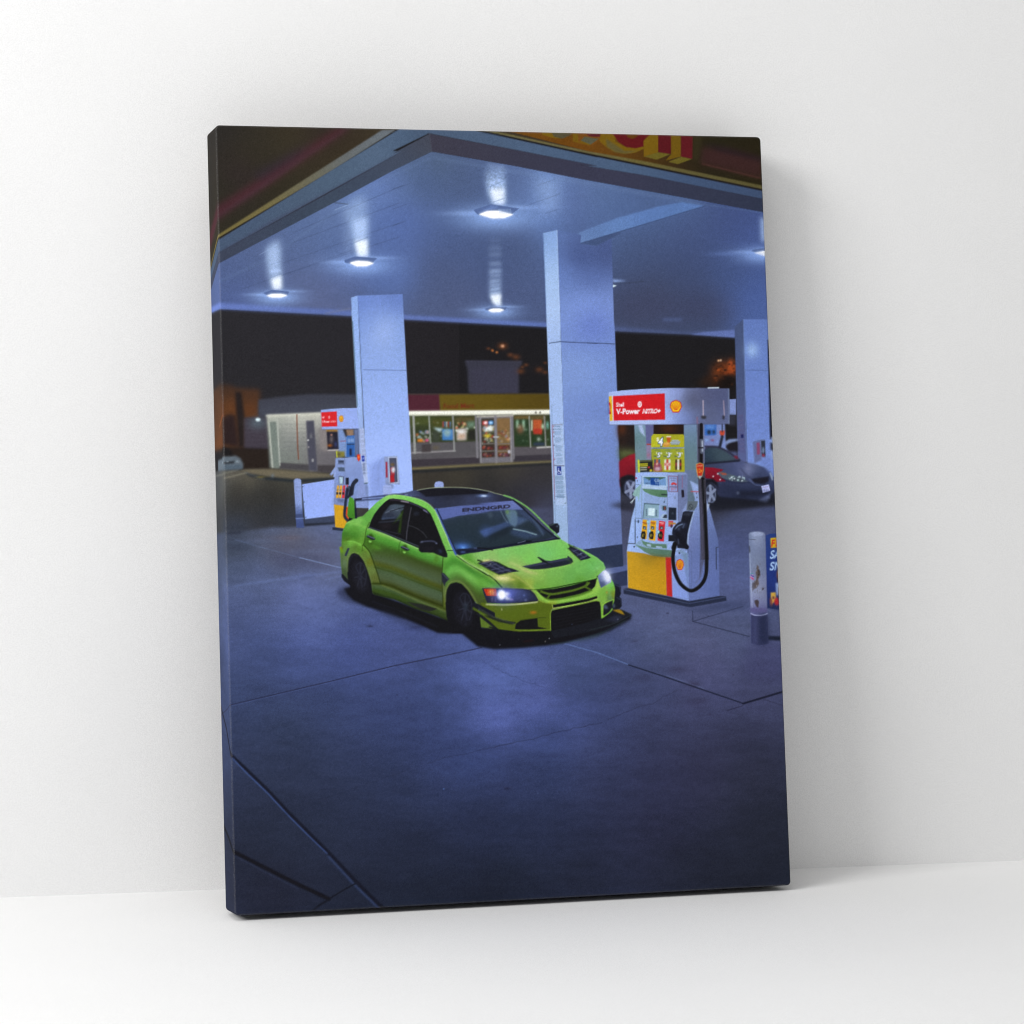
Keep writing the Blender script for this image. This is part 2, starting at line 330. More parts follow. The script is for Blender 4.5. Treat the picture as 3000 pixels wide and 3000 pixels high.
def paint_canopy():
    # soffit
    shade('A -330,1680 205,1385 1285,815 B 0,515 370,335 1150,470 C 0,592 1150,800 1780,915 1800,1932 F 1900,400 1400,352 975,322 260,290 E 1450,250 E 110,180 D 1390,150 145,82 -330,60',
      'A 300,1450:76,92,138 600,1300:82,98,142 1000,1000:84,104,150 1250,880:92,112,160 1500,800:104,130,186 1700,700:98,122,184 1900,620:90,112,165 400,1740:74,90,150 600,1760:84,96,138 1000,1300:82,100,148 1000,1500:88,100,145 1100,1700:88,96,138 1350,1800:90,98,140 1800,1000:84,108,172 1700,1450:82,106,170 1350,1450:84,100,155 1250,1250:86,108,160 -200,1700:72,86,130 '
      'B 400,450:78,95,128 200,500:80,100,140 300,600:74,92,136 600,600:74,90,130 500,1000:70,88,138 400,1500:72,84,124 900,1350:68,84,130 1200,1200:70,84,126 1200,1700:76,88,132 300,1800:78,88,126 600,1750:78,88,128 1250,600:82,100,148 1450,600:110,138,196 1480,800:106,134,198 1490,1000:92,118,178 1700,800:88,108,164 1880,650:92,114,166 1700,1040:78,98,152 100,1000:82,104,170 50,1500:88,112,178 '
      'C 200,700:84,108,158 600,780:76,96,142 200,950:82,106,160 500,850:80,104,158 900,800:80,104,156 1000,1100:66,80,128 1500,1000:62,76,128 1640,1150:72,92,160 500,1250:64,78,118 1000,1500:62,74,114 1400,1500:64,82,132 1640,1700:72,94,164 700,1750:64,70,102 400,1850:64,72,104 1100,1800:62,70,104 '
      'F 500,150:66,74,106 1000,200:64,74,108 1600,100:80,104,172 700,60:66,76,110', tone=lambda f: (lambda g: f*.94+g*.06)(f.mean(-1, keepdims=True))*np.array((.97,.98,.99)))
    # panel seams, parallel to the left edge of the canopy
    for x0, y0, x1, y1 in ((900,1100,1932,655),(880,1200,1900,820),(700,1420,1900,1010),(620,1560,1900,1140),(400,1640,1500,1250)):
        line([P('A',x0,y0), P('A',x1,y1)], 1.6, (64,78,118), a=.7)
    for x0, y0, x1, y1 in ((0,690,160,640),(0,1040,120,990),(850,690,1050,610),(900,820,1060,772),(800,520,900,480),(1220,860,1580,735),(1370,655,1530,595),(1440,920,1560,880),(0,880,140,830)):
        line([P('B',x0,y0), P('B',x1,y1)], 1.6, (62,76,116), a=.7)
    line('A 200,1560 640,1360 1400,830 B 0,560 370,392', 3, (105,128,168), blur=3, a=.45)
    line('B 400,395 1050,510 C 0,625 1120,825', 5, (110,134,172), blur=4, a=.35)
    line('A 1290,818 1410,832', 2, (60,70,90)); line('A 580,1310 760,1210', 2, (130,150,195), a=.6); line('A 1290,888 1410,840', 2, (140,165,205), a=.7)
    # far edge band
    shade('D -330,10 140,25 1385,100 E 105,140 1450,215 F 255,245 930,300 1400,280 1400,354 975,324 260,292 E 1450,252 110,182 D 1390,152 145,84 -330,66', 'D 200,50:98,118,190 600,80:98,118,188 1000,110:86,104,168 E 300,180:96,114,180 800,190:92,112,184 1300,230:98,122,200 F 400,270:74,86,128 900,310:66,76,112 1200,310:92,110,175', blur=4)
    shade('F 975,322 1100,300 1395,278 1395,350', 'F 1100,315:95,112,175 1350,310:98,116,182', blur=1.5)
    line('D 1140,125 1385,75', 3, (120,120,135), blur=2, a=.6); line('D 200,95 1390,150', 2, (20,20,24), blur=2, a=.4)
    fill('A 1200,1720 1440,1650 1560,1640 1932,1700 1932,1760 1560,1700', (70,84,124), blur=10, a=.35)
    # reflection streaks and lamps
    def streak(s, a=1.0, blur=5, col=(190,215,255)): fill(s, col, blur=blur, a=a)
    streak('A 640,1250 690,1200 770,1160 790,1600 700,1640 660,1480', .62, 9); streak('A 690,1540 785,1500 792,1640 712,1645', .95, 5, (240,248,255)); streak('A 675,1450 785,1440 788,1475 680,1480', .6, 4); streak('A 650,1280 775,1240 778,1420 668,1440', .25, 6)
    line('A 680,1525 790,1490', 1.8, (110,130,180), a=.7); line('A 660,1410 785,1370', 1.8, (110,130,180), a=.5)
    streak('A 1360,900 1500,770 1590,770 1598,1120 1480,1150 1400,1000', .38, 12); streak('A 1455,980 1595,950 1600,1330 1510,1330 1470,1180', .7, 8); streak('A 1478,1180 1598,1165 1602,1335 1508,1335', .95, 5, (240,248,255)); streak('A 1370,1080 1450,1050 1480,1330 1400,1300', .25, 12)
    line('A 1400,1225 1600,1145', 1.8, (90,110,160), a=.6); line('A 1340,1065 1590,955', 1.8, (120,140,190), a=.4)
    streak('B 870,510 1060,500 1062,830 950,830 900,720', .42, 8); streak('B 890,600 1055,600 1056,838 945,830 905,720', .55, 7); streak('B 920,690 1052,680 1055,838 955,828', .9, 6, (238,246,255)); line('B 860,690 1050,612', 1.8, (110,130,180), a=.7); line('B 945,815 1058,775', 1.8, (120,140,180), a=.8)
    dirt('B 860,490 1070,490 1070,720 880,720', .12, ((2,2,1),), blur=6)
    streak('B 880,440 1060,470 1060,510 900,480', .25, 5)
    for k, (y, w, al) in enumerate(((1180,60,.10),(1250,60,.22),(1310,58,.30),(1395,56,.45),(1465,56,.62),(1505,55,.5),(1555,54,.62),(1590,54,.6),(1630,53,.78),(1665,52,.78),(1700,52,.9))):
        fill([P('B',968-w,y-22), P('B',968+w,y-24), P('B',970+w,y+16), P('B',970-w,y+20)], (190,215,255), blur=5, a=al*.8)
    for y in (1340,1425,1485,1530,1575,1612,1650,1690): line([P('B',905,y+12), P('B',1035,y-8)], 2.2, (88,104,150), blur=1.5, a=.6)
    streak('B 925,1690 1022,1680 1026,1800 985,1798 940,1760', .98, 4, (240,248,255))
    streak('B 1340,580 1560,560 1570,880 1400,920', .28, 18); fill('B 1340,560 1500,540 1590,570 1500,600', (90,120,190), blur=8, a=.3)
    streak('C 1705,960 1760,950 1770,1190 1712,1180', .85, 7)
    def lamp(v, q, lit, wing, c, r):
        glow(v, c[0], c[1]+r*.25, r*1.9, r*.62, (150,185,250), .75)
        glow(v, c[0]-r*1.6, c[1]-r*.05, r*1.3, r*.14, (150,180,240), .55); glow(v, c[0]+r*1.4, c[1]-r*.45, r*1.3, r*.12, (150,180,240), .5)
        fill(q, (84,104,156), blur=.5); fill(lit, (225,236,255), blur=4, a=.6); fill(lit, (250,252,255), blur=2.5); fill(lit, (255,255,255))
        if wing: fill(wing, (96,118,170))
    lamp('A', 'A 1385,1385 1380,1360 1480,1325 1690,1340 1640,1395 1500,1400', 'A 1430,1385 1500,1368 1600,1372 1660,1390 1590,1415 1500,1418', None, (1535,1385), 100)
    lamp('A', 'A 615,1672 700,1640 860,1655 850,1690 660,1700', 'A 645,1695 700,1680 790,1680 845,1693 780,1712 700,1712', None, (745,1690), 80)
    lamp('B', 'B 762,885 930,832 1195,872 1110,935 800,930', 'B 815,928 890,895 1000,895 1140,930 1050,962 940,965', None, (970,925), 135)
    for k in range(9): line([P('B',1000+k*14,878), P('B',1012+k*13,918)], 1.4, (170,195,235), a=.8)
    fill('B 790,925 930,845 1000,850 990,870 900,895', (110,135,195), a=.6, blur=1.5)
    lamp('B', 'B 868,1822 930,1800 1080,1805 1060,1835 900,1838', 'B 900,1832 950,1818 1010,1818 1055,1830 1010,1848 940,1850', None, (975,1832), 72)
    lamp('C', 'C 1615,1275 1640,1258 1745,1245 1790,1270 1680,1295', 'C 1640,1292 1750,1272 1800,1330 1740,1318', None, (1740,1290), 90)
    glow('C', 1400, 1300, 120, 14, (100,125,190), .5); glow('C', 1660, 1310, 60, 20, (130,160,225), .5)
    # beam and its underside
    shade('C -30,1110 60,1070 350,960 750,850 960,812 1175,848 0,1200 -30,1205', 'C 30,1150:116,144,199 300,1040:97,130,190 600,950:88,119,181 900,860:85,116,174 1130,845:93,125,190 100,1080:83,109,162', blur=1.5)
    shade('C 0,1203 300,1112 400,1090 300,1155 150,1228', 'C 50,1212:66,84,128 280,1135:66,82,124', blur=1.5)
    line('C 0,1204 1170,850', 2, (52,66,104), a=.7)
    fill('C 305,1540 440,1555 350,1570 305,1570', (140,165,225), blur=3); fill('C 305,1592 345,1600 320,1612 305,1618', (225,245,250), blur=1)
    line('C 305,1575 420,1578 600,1560', 2, (52,60,84), blur=1.5)
    fill('F 710,170 900,170 890,192 720,195', (88,108,165), blur=4, a=.8)
    fill('C 320,1700 1400,1720 1440,1932 320,1932', (62,60,88), blur=30, a=.35)
    # canopy edge: fascia, trims, lips
    shade('A -340,1400 -340,-40 2600,-40 B 900,150 C 0,330 1900,760 1900,-40 A -340,-40 -340,1640 190,1165 850,760 1890,120 1890,-40', 'A 100,100:38,36,34 500,200:50,44,32 300,500:46,42,34 900,150:52,44,34 600,650:40,36,32 1500,250:58,46,32 200,1050:48,42,30', blur=0)
    fill('A -340,1460 -340,-40 1900,-40 1890,125 850,762 190,1168 -340,1500', (46,42,33))
    shade('A -340,1490 -340,-40 1900,-40 1890,125 850,762 190,1168', 'A 250,150:36,34,34 500,350:46,42,32 900,200:54,48,34 400,560:44,36,36 300,700:40,38,30 1200,150:44,36,34 700,650:44,40,28 1300,350:52,44,30 250,1040:44,40,30 1650,170:58,50,36 -100,600:38,36,34')
    fill('A -340,1320 -340,1150 190,845 500,650 800,450 1100,255 1330,105 1440,105 1000,410 700,620 400,815 190,965', (74,36,46), blur=10, a=.85)
    fill('A -340,1320 190,965 700,618 1000,410 1440,108 1420,100 1000,380 600,650 190,935', (84,56,74), blur=5, a=.35)
    fill('A 500,560 900,330 1100,250 900,420 600,600', (44,36,56), blur=12, a=.5)
    shade('A -340,1480 190,1120 900,665 1740,130 1870,130 1250,525 700,850 190,1162 -340,1520', 'A 200,1110:112,100,52 600,870:108,98,58 1000,640:98,94,74 1400,390:92,98,104 1750,160:104,114,128', blur=1.5)
    line('A -340,1508 190,1158 700,860 1250,535 1885,128', 4, (26,24,24), blur=1)
    shade('A -340,1520 190,1170 850,765 1895,125 B 60,110 800,110 400,150 340,165 0,330 A 1932,330 200,1290 -340,1600', 'A 250,1180:65,79,103 500,1050:68,84,110 900,800:70,86,109 1300,560:73,91,114 1700,330:80,98,124 1850,230:77,95,121 B 100,200:70,88,114 250,150:68,84,109', blur=1)
    line('A 195,1300 700,1000 1200,740 1932,345', 5, (60,58,84), blur=4, a=.7)
    shade('A -340,1605 200,1290 1200,745 1932,330 B 0,355 345,170 370,335 0,518 A 1290,812 205,1385 -340,1690', 'A 250,1320:58,62,80 600,1120:58,66,86 900,950:54,64,82 1200,800:58,70,88 1600,580:58,68,88 1900,420:64,74,96 B 100,380:62,68,84 250,260:66,68,80')
    shade('B 345,165 380,120 800,120 1932,372 C 0,345 1722,700 1728,785 600,560 0,462 B 1932,472 1000,290', 'B 500,180:72,88,112 900,230:72,89,116 1400,330:73,93,123 1900,430:70,89,119 C 400,470:73,93,124 1000,620:61,79,114 1650,740:58,73,105', blur=1)
    shade('B 345,168 1000,290 1932,472 C 0,462 600,560 1728,782 1732,908 1150,800 0,592 B 1150,470 370,335', 'B 450,260:60,57,69 800,330:58,57,73 1300,440:55,55,73 1800,540:55,55,75 C 300,600:57,57,79 900,700:51,55,77 1500,790:44,51,73')
    line('B 350,168 370,335', 2, (84,86,100), a=.6); line('C 920,800 1732,915', 2, (84,108,150), blur=1, a=.6)
    # right fascia
    shade('B 760,60 1932,60 C 1900,60 1722,695 1700,670 0,330 B 1932,355', 'B 1000,150:95,63,21 1300,190:109,70,18 1600,250:99,60,14 1850,300:109,67,17 C 200,330:93,60,17 500,380:87,57,17 800,450:65,45,17 1000,480:45,34,21 1200,400:32,29,17 1300,250:35,32,18 1600,250:34,28,15 1600,600:35,31,14', blur=0)
    fill('C 1150,290 1400,310 1720,400 1720,590 1500,540 1130,445', (60,34,36), blur=8, a=.8); fill('C 1150,250 1400,300 1720,390 1720,430 1300,330', (30,22,30), blur=6, a=.6); line('C 1150,450 1712,590', 2.5, (110,60,60), blur=2, a=.7)
    # letters on the fascia (lower ends of a word)
    Yl = (112,86,16); Rd = (84,18,24); Gr = (84,82,60)
    fill('B 1400,130 1500,130 1640,170 1590,215 1500,205 1415,178', Yl); fill('B 1500,150 1700,160 1660,190 1600,214 1520,195', (78,74,58), a=.9)
    fill('B 1700,155 1830,165 1800,250 1860,278 1700,240', (108,82,16)); fill('B 1800,175 1932,190 1932,240 1880,262 1770,225', (80,78,64))
    fill('C -20,160 195,165 190,210 120,280 -20,240', (110,68,22)); fill('C 60,170 195,165 190,200 80,190', (84,28,34)); fill('C 40,195 175,215 90,275 0,235', (82,82,64)); line('C 0,235 90,272', 3, Yl)
    fill('C 195,150 340,150 330,240 440,300 600,290 600,310 520,345 420,358 320,340 240,290 180,235', Yl, smooth=False)
    fill('C 240,210 420,330 560,325 430,357 330,342 250,290', Gr, blur=2, a=.7)
    fill('C 295,150 670,150 660,230 600,285 520,305 430,290 360,245', (90,20,24)); fill('C 420,150 545,150 540,190 500,216 450,205', (92,56,14))
    fill('C 595,235 660,170 735,172 736,342 600,385', Yl); fill('C 735,172 857,174 854,360 735,342', (84,20,26)); fill('C 600,382 735,342 852,360 720,412', (100,90,32))
    fill('C 855,180 950,182 950,382 805,420 858,360', (104,80,16)); fill('C 950,182 1062,190 1058,406 950,384', (88,22,28)); fill('C 830,432 950,384 1055,406 920,455', (98,88,32))
    fill('C 1065,170 1150,180 1110,420 1062,415', (52,46,26), blur=4, a=.6)
    shade('B 760,128 1000,150 1932,350 C 0,318 600,425 1716,655 1720,690 600,460 0,345 B 1932,378 900,150', 'B 900,150:98,94,56 1400,255:104,96,64 1900,355:96,92,64 C 500,415:102,92,46 1000,520:88,82,50 1650,655:84,78,46', blur=1)
    line('B 800,134 1932,382 C 0,345 1722,700', 4.5, (24,22,22), blur=1)

def paint_pillars():
    # right pillar
    shade('F 1392,250 1475,178 1512,1525 1422,1525', 'F 1430,400:67,81,121 1440,800:71,85,127 1450,1200:85,92,142 1460,1480:91,100,154')
    shade('F 1475,178 1900,178 1900,1700 1700,1690 1512,1530', 'F 1550,250:93,117,185 1600,700:104,130,201 1600,1100:109,134,206 1650,1450:122,147,218 1550,1000:113,136,211')
    glow('F', 1555, 470, 44, 50, (160,190,235), .8); line('F 1415,655 1705,662', 1.5, (70,85,130), a=.6); line('F 1475,180 1505,1520', 2, (120,145,205), a=.6)
    fill('F 1703,370 1760,370 1775,1310 1725,1310', (20,22,40), blur=1)
    fill('F 1450,1265 1475,1262 1477,1298 1452,1300', (20,30,90), blur=1)
    for k in range(24): line([P('F',1425+k*.6,1090+k*15), P('F',1470+k*.6,1086+k*15)], 1.2, (90,70,120) if k % 3 else (130,80,110), a=.5)
    # left pillar
    shade('D 1380,-25 1440,-45 1500,1250 1548,1960 1480,1960 1440,1100', 'D 1410,100:130,160,221 1420,500:150,179,234 1450,900:159,188,241 1500,1500:146,162,211 1520,1850:119,134,195')
    shade('D 1440,-45 1900,-60 E 95,-60 E 195,1830 D 1800,2050 1550,2050 1505,1250', 'D 1500,20:100,126,200 1800,20:91,115,187 1550,200:122,149,214 1680,280:159,181,231 1600,600:139,165,224 1650,1000:150,175,234 1750,1500:159,184,245 1600,1750:161,184,247 E 60,300:132,160,221 60,1000:148,175,238 120,1600:163,187,247')
    line('D 1384,100 1435,1000', 2, (175,205,245), a=.5); line('D 1450,20 1505,1200', 2, (92,118,180), a=.5); line('D 1395,200 1440,1000', 1.8, (24,60,60), a=.6)
    line('D 1495,655 1905,662', 1.8, (84,102,160), a=.8)
    fill('D 1550,1560 1620,1510 1720,1470 1720,1750 1700,1932 1560,1932', (120,140,208), blur=6, a=.6)
    # extinguisher box on the left pillar
    fill('D 1692,1478 1815,1468 1842,1740 1705,1728', (136,150,195)); fill('D 1735,1483 1812,1483 1824,1718 1745,1728', (72,76,100)); fill('D 1705,1525 1722,1525 1726,1672 1708,1672', (150,52,74))
    line('D 1735,1483 1812,1483 1824,1718 1745,1728 1735,1483', 2.2, (190,200,232)); fill('D 1752,1580 1785,1570 1792,1650 1755,1655', (158,48,58), blur=1); ell('D', 1778, 1600, 18, 28, (200,205,220), 2); fill('D 1748,1652 1785,1648 1790,1715 1752,1718', (172,34,44), blur=1); ell('D', 1770,1550,20,14,(110,90,60),2)
    fill('D 1700,1728 1770,1735 1780,1775 1740,1770', (80,86,120), blur=3, a=.7); line('D 1680,1483 1640,1560 1640,1740', 2, (110,125,180), blur=2, a=.5)
    # notices on the left pillar's narrow side
    fill('D 1458,1210 1500,1208 1540,1720 1488,1730', (170,185,225)); 
    for k in range(30): line([P('D',1462+k*1.2,1222+k*11), P('D',1490+k*1.4,1220+k*11)], 1.3, (110,115,165), a=.6 if k % 4 else .1)
    fill('D 1480,1468 1505,1466 1508,1520 1484,1522', (36,58,170)); ell('D', 1495, 1492, 6, 10, (190,205,240), 1, .8)
    for k, y in enumerate((1550,1575,1600,1632)): ell('D', 1500+k, y, 12, 9, (70,75,110), 2, .8)
    line('D 1484,1728 1532,1726', 3, (70,90,100)); fill('D 1470,1740 1540,1740 1548,1940 1478,1940', (112,128,178), blur=2, a=.7)
    # middle pillar
    shade('B 1418,1105 1552,1075 E 1576,0 1642,1932 H 1050,0 1070,620 905,620 885,0 E 1515,1932 1445,0', 'B 1490,1200:119,151,211 1500,1600:163,192,234 1510,1900:179,203,242 E 1500,300:154,179,228 1530,800:159,184,231 1560,1300:165,190,236 1580,1800:163,187,228 H 980,300:152,177,218 990,500:143,173,212')
    shade('B 1552,1075 1780,1120 C 0,1205 C 150,1228 295,1152 318,1932 F 262,280 300,1300 320,2000 I 125,0 160,912 I 0,935 H 1240,645 1070,600 H 1050,0 E 1640,1932 1576,0', 'B 1600,1120:93,117,175 1800,1250:78,96,149 1620,1500:102,128,195 C 30,1300:69,85,140 200,1300:67,81,131 100,1500:87,107,169 50,1800:122,147,216 250,1800:122,145,211 E 1650,100:122,147,211 1880,200:100,121,200 1650,700:126,151,210 1850,700:128,154,214 1850,1300:122,147,210 1900,1500:113,136,201 F 100,700:117,143,211 100,1000:109,132,200 150,1400:113,136,201 250,1800:109,130,201 H 1150,200:126,149,208 1300,200:104,124,183 1300,450:109,130,197 1600,400:95,113,169 1600,560:102,121,181 1250,600:122,145,212 I 80,400:106,126,189 80,800:102,119,177')
    line('B 1424,1120 1450,1900', 1.8, (84,110,170), a=.7); line('B 1552,1078 1578,1930', 2, (190,212,245), a=.6)
    line('E 1478,405 1580,390 1932,408 F 0,400 258,412', 2.2, (60,72,110)); line('E 1500,1000 1535,1900', 1.5, (90,110,150), a=.6)
    # plinth and kerb of the island
    fill('H 1240,645 1700,585 1716,842 1500,872 1505,860', (42,52,80)); fill('I -20,932 160,908 173,1140 -20,1178', (42,52,80))
    shade('H 1500,872 1716,842 I 173,1140 I 240,1130 230,1190 I 0,1240 H 1560,960', 'H 1600,880:86,98,150 I 100,1180:84,98,152'); fill('H 1560,965 1760,930 1765,1060 1640,1080 1590,1040', (46,54,86)); fill('I 0,1240 235,1190 240,1350 60,1380 0,1300', (46,54,86))
    # notice strip on the middle pillar
    fill('E 1505,1175 1600,1170 1642,1880 1640,1932 1535,1932 1528,1500', (168,190,228)); line('E 1505,1175 1600,1172', 1.5, (120,110,140)); line('E 1507,1180 1530,1880', 1.8, (150,70,90), a=.8)
    text('No smoking', 'E', 1530, 1196, 1580, 1193, 14, (40,80,130)); text('Turn off engine', 'E', 1530, 1222, 1593, 1219, 12, (40,80,130))
    for k in range(26):
        y = 1240+k*12
        if k in (3,4,9,10,16,20): continue
        line([P('E',1530+k*.8,y), P('E',1592+k*.8-(k*7 % 20),y-2)], 1.3, (70,100,150), a=.6)
    for y in (1190,1218,1245,1285,1368,1500): ell('E', 1519+(y-1190)*.03, y, 5, 7, (150,60,90) if y in (1190,1500,1245) else (40,50,90), 1, .8)
    line('E 1526,1558 1616,1562', 1.6, (70,60,90)); fill('E 1550,1568 1590,1568 1594,1646 1554,1646', (22,42,140))
    ell('E', 1566, 1586, 5, 6, (235,240,250)); line('E 1566,1594 1568,1612 1582,1614 1588,1632', 2, (235,240,250)); line('E 1562,1606 1558,1622 1568,1634 1580,1628', 1.6, (235,240,250), smooth=True)
    for k in range(34):
        y = 1660+k*6.2
        if k % 7 == 6: continue
        line([P('E',1534+k*.5,y), P('E',1612+k*.4-(k*11 % 16),y-1)], 1.2, (80,110,150), a=.6)
    for y in (20,): line([P('H',910,y),P('H',1020,y+4)], 2, (90,110,150), a=.6)
    ell('H', 1030, 100, 5, 7, (60,70,90)); ell('H', 905, 90, 4, 6, (60,70,90)); line('H 905,0 915,330', 1.5, (110,130,170), a=.6)

def paint_ground():
    shade('K -700,620 100,625 350,610 700,560 940,560 1090,530 1400,520 G 1000,420 H 900,150 I 0,540 1100,545 2100,470 M 2000,2000 L -300,2000', 
      'K -300,600:54,64,88 200,560:58,68,92 700,620:74,88,128 900,700:84,90,116 500,700:66,78,108 250,780:56,66,88 300,700:60,70,96 1300,620:82,96,148 1300,780:84,98,152 1000,800:78,92,138 800,950:68,78,120 700,880:76,84,116 600,1100:74,90,146 1300,1000:84,94,140 1100,1150:84,98,156 300,1000:66,80,122 300,1400:74,90,152 1000,1300:84,100,172 1200,1450:84,102,178 300,1850:68,84,146 1100,1800:74,92,170 -300,1400:62,76,120 -300,900:56,68,98 '
      'L 300,200:51,67,125 600,250:56,73,141 -50,300:41,51,86 300,480:44,58,104 900,330:58,75,146 900,180:63,80,159 1200,200:65,80,153 500,700:41,53,89 800,500:46,60,108 500,1000:37,46,77 500,1400:34,43,70 400,1700:29,32,53 300,1500:32,39,63 1200,600:48,63,122 1500,500:55,72,137 1200,1000:37,48,87 900,1200:34,43,73 1300,1500:29,36,61 900,1700:29,36,58 1700,400:72,92,174 1850,620:86,104,204 1850,400:74,94,176 1700,900:46,63,125 1500,800:46,60,118 1800,1300:34,43,79 1800,1750:24,30,49 1400,1800:25,32,51 1900,1100:43,55,106 '
      'M 100,350:70,90,166 280,500:86,102,198 500,400:56,72,128 700,200:61,77,139 500,250:61,77,139 1000,150:73,86,139 1300,150:77,84,133 1300,300:73,77,130 1650,250:65,73,121 1550,120:73,84,132 1000,420:56,66,116 1600,450:61,65,112 1300,450:65,70,121 700,600:56,68,126 500,600:63,79,154 300,750:52,70,139 1000,700:52,58,102 1300,600:54,59,103 1500,750:47,51,86 300,1000:45,59,112 700,900:49,58,107 1000,1000:44,47,86 1300,950:44,45,79 1600,1000:38,42,66 300,1300:36,45,82 1000,1300:35,38,68 700,1150:38,44,80 1700,1300:29,35,52 500,1600:29,35,56 1200,1550:28,33,51 1600,1600:26,31,47 100,1600:26,33,54 100,1300:35,45,82 '
      'I 1450,620:66,76,124 1300,900:72,86,160 1300,700:62,74,124 1450,1200:76,92,156 1350,1300:74,86,148 400,1600:74,84,136 200,1500:80,92,146 700,1750:84,96,152 1300,1750:78,90,144 1450,1450:72,84,140 1100,560:44,46,62 1250,520:52,56,78 1800,560:62,72,118 1780,700:64,74,128 H 650,260:66,70,100 H 1700,350:66,70,100 F 380,1400:44,42,54', blur=4, tone=lambda f: (lambda g: f*.88+g*.12)(f.mean(-1, keepdims=True))*np.array((1.05,1.02,.97)))
    # joints, cracks and stains
    G = 'L -200,-600 2800,-600 2800,2000 -200,2000'
    K1 = 'K -700,560 1400,520 G 1000,420 H 900,150 I 0,540 1100,545 2100,470 M 2000,2000 L -300,2000'
    dirt(K1, 1.0, ((90,26,.03),(34,9,.035),(12,4,.03),(3,2,.025)), blur=6)
    dirt('M -600,200 1900,200 1900,1800 -600,1800', 1.0, ((60,30,.03),(14,8,.025)), blur=20)
    fill('K 480,640 1000,640 1450,700 1480,1000 1200,1010 760,960 640,880 900,800 400,740', (86,78,88), blur=22, a=.35); fill('K 640,880 1000,860 1400,930 1300,1000 900,985 740,950', (58,64,100), blur=14, a=.35)
    fill('K 150,700 330,715 540,790 330,830 160,835', (48,56,76), blur=8, a=.5); fill('K 160,628 350,612 320,628 160,638', (34,36,48), blur=3)
    glow('K', 870, 680, 120, 20, (104,88,92), .3); glow('K', 450, 720, 180, 20, (92,104,140), .3)
    line('K 270,700 550,785', 1.8, (100,120,165), blur=1.5, a=.5); line('K 550,785 1000,905', 1.6, (110,130,180), a=.5); line('K 1000,905 1470,1022', 2.2, (140,162,215), a=.75); line('K 260,1225 900,1130 1470,1065', 3, (118,138,200), blur=3, a=.6); line('K 1000,1140 1160,1115', 5, (66,76,120), blur=3, a=.5); line('K 1290,1155 1470,1115', 2, (120,140,200), blur=2, a=.5); line('K 900,840 1450,825', 4, (110,128,180), blur=5, a=.4)
    line('K 1600,1000 1000,1110 600,1260', 6, (96,114,180), blur=8, a=.3)
    J = (34,34,58)
    line('L -120,660 100,600 165,570 800,420 1200,322 1500,262 1740,210', 2.6, J, a=.9); line('L 170,574 800,425 1200,330', 2, (88,108,170), a=.4)
    line('L -100,590 60,730 165,885 250,965 400,1110 530,1250 650,1370 780,1500 950,1680 1140,1870', 8, (22,24,38), blur=1.5, w2=12); line('L 175,905 250,985 400,1130 530,1270 650,1390 770,1505', 3, (72,100,176), blur=1.2, a=.75); line('L 780,1525 940,1700 1110,1865', 6, (50,64,104), blur=2, a=.9)
    line('L -60,1370 60,1420 185,1495 400,1605 600,1705 780,1790', 11, (20,20,28), blur=1.5, w2=12); line('L 190,1520 400,1632 590,1728', 2, (60,70,110), blur=1.5, a=.5)
    line('L 790,1785 880,1730 945,1695', 4, (20,22,32), blur=1); line('L 780,1795 720,1830 680,1865', 5, (20,22,32), blur=1.5)
    def crack(s, w=1.6, a=.8):
        p = pts(s); q = []
        rr = random.Random(int(p[0][0]*7)); 
        for i in range(len(p)-1):
            n = 8
            for j in range(n): q.append((p[i][0]+(p[i+1][0]-p[i][0])*j/n+rr.uniform(-1,1)*2.0, p[i][1]+(p[i+1][1]-p[i][1])*j/n+rr.uniform(-1,1)*2.2))
        line(q+[p[-1]], w*.85, (30,34,54), a=a*.6)
    crack('L 320,1325 600,1230 780,1150 920,1100 1200,1005 1340,955', 1.8, .6); crack('L 1400,940 1520,895 1640,880 1740,850 1932,810', 1.8, .7); crack('M 0,835 270,775 500,715 675,680', 2, .85); crack('M 700,670 850,600 1000,560 1040,530 1140,480', 1.8, .7)
    crack('L 1740,290 1850,350 1932,390', 1.4, .5); crack('M 40,360 180,420 310,460', 1.4, .6)
    line('M 440,185 640,240 840,316', 2.2, (104,132,196), blur=.8, a=.75); line('M 840,318 1060,390 1250,455 1560,560', 3.2, (26,30,50)); line('M 1080,385 1310,465', 1.5, (120,140,190), a=.5)
    line('M 1560,562 1700,520 1840,478', 5.5, (26,28,46), blur=.8); line('M 1460,605 1560,575', 2, J, a=.8); line('M 1690,535 1840,582', 1.6, J, a=.6)
    line('M 1245,45 1600,140', 2.4, (40,44,70), a=.9); line('M 1245,45 1560,-50', 2, (44,48,76), a=.9); line('M 1243,-20 1245,45', 2, (44,48,76))
    fill('M 1600,150 1850,165 1850,420 1560,400', (60,58,104), blur=16, a=.35)
    for x, y, rx, ry, a in ((880,170,14,6,.7),(1150,350,50,14,.6),(1250,440,30,12,.8),(930,400,50,16,.4),(1260,560,70,28,.35),(1290,545,30,12,.3),(780,480,60,40,.2),(1500,380,5,4,.9),(1350,630,6,4,.8),(80,1095,18,6,.6),(930,1085,6,3,.7),(560,700,20,10,.2),(1110,1410,30,14,.2)): glow('M', x, y, rx, ry, (44,38,62), a*.5)
    for x, y, rx, ry, a in ((1040,75,14,4,.8),(1430,1325,10,5,.6),(1210,508,4,3,.8),(1330,80,30,6,.4),(1900,1097,10,6,.7)): glow('L', x, y, rx, ry, (34,38,66), a)
    for x, y, c in ((1503,1098,(80,110,180)),): ell('L', x, y, 5, 4, c, .5)
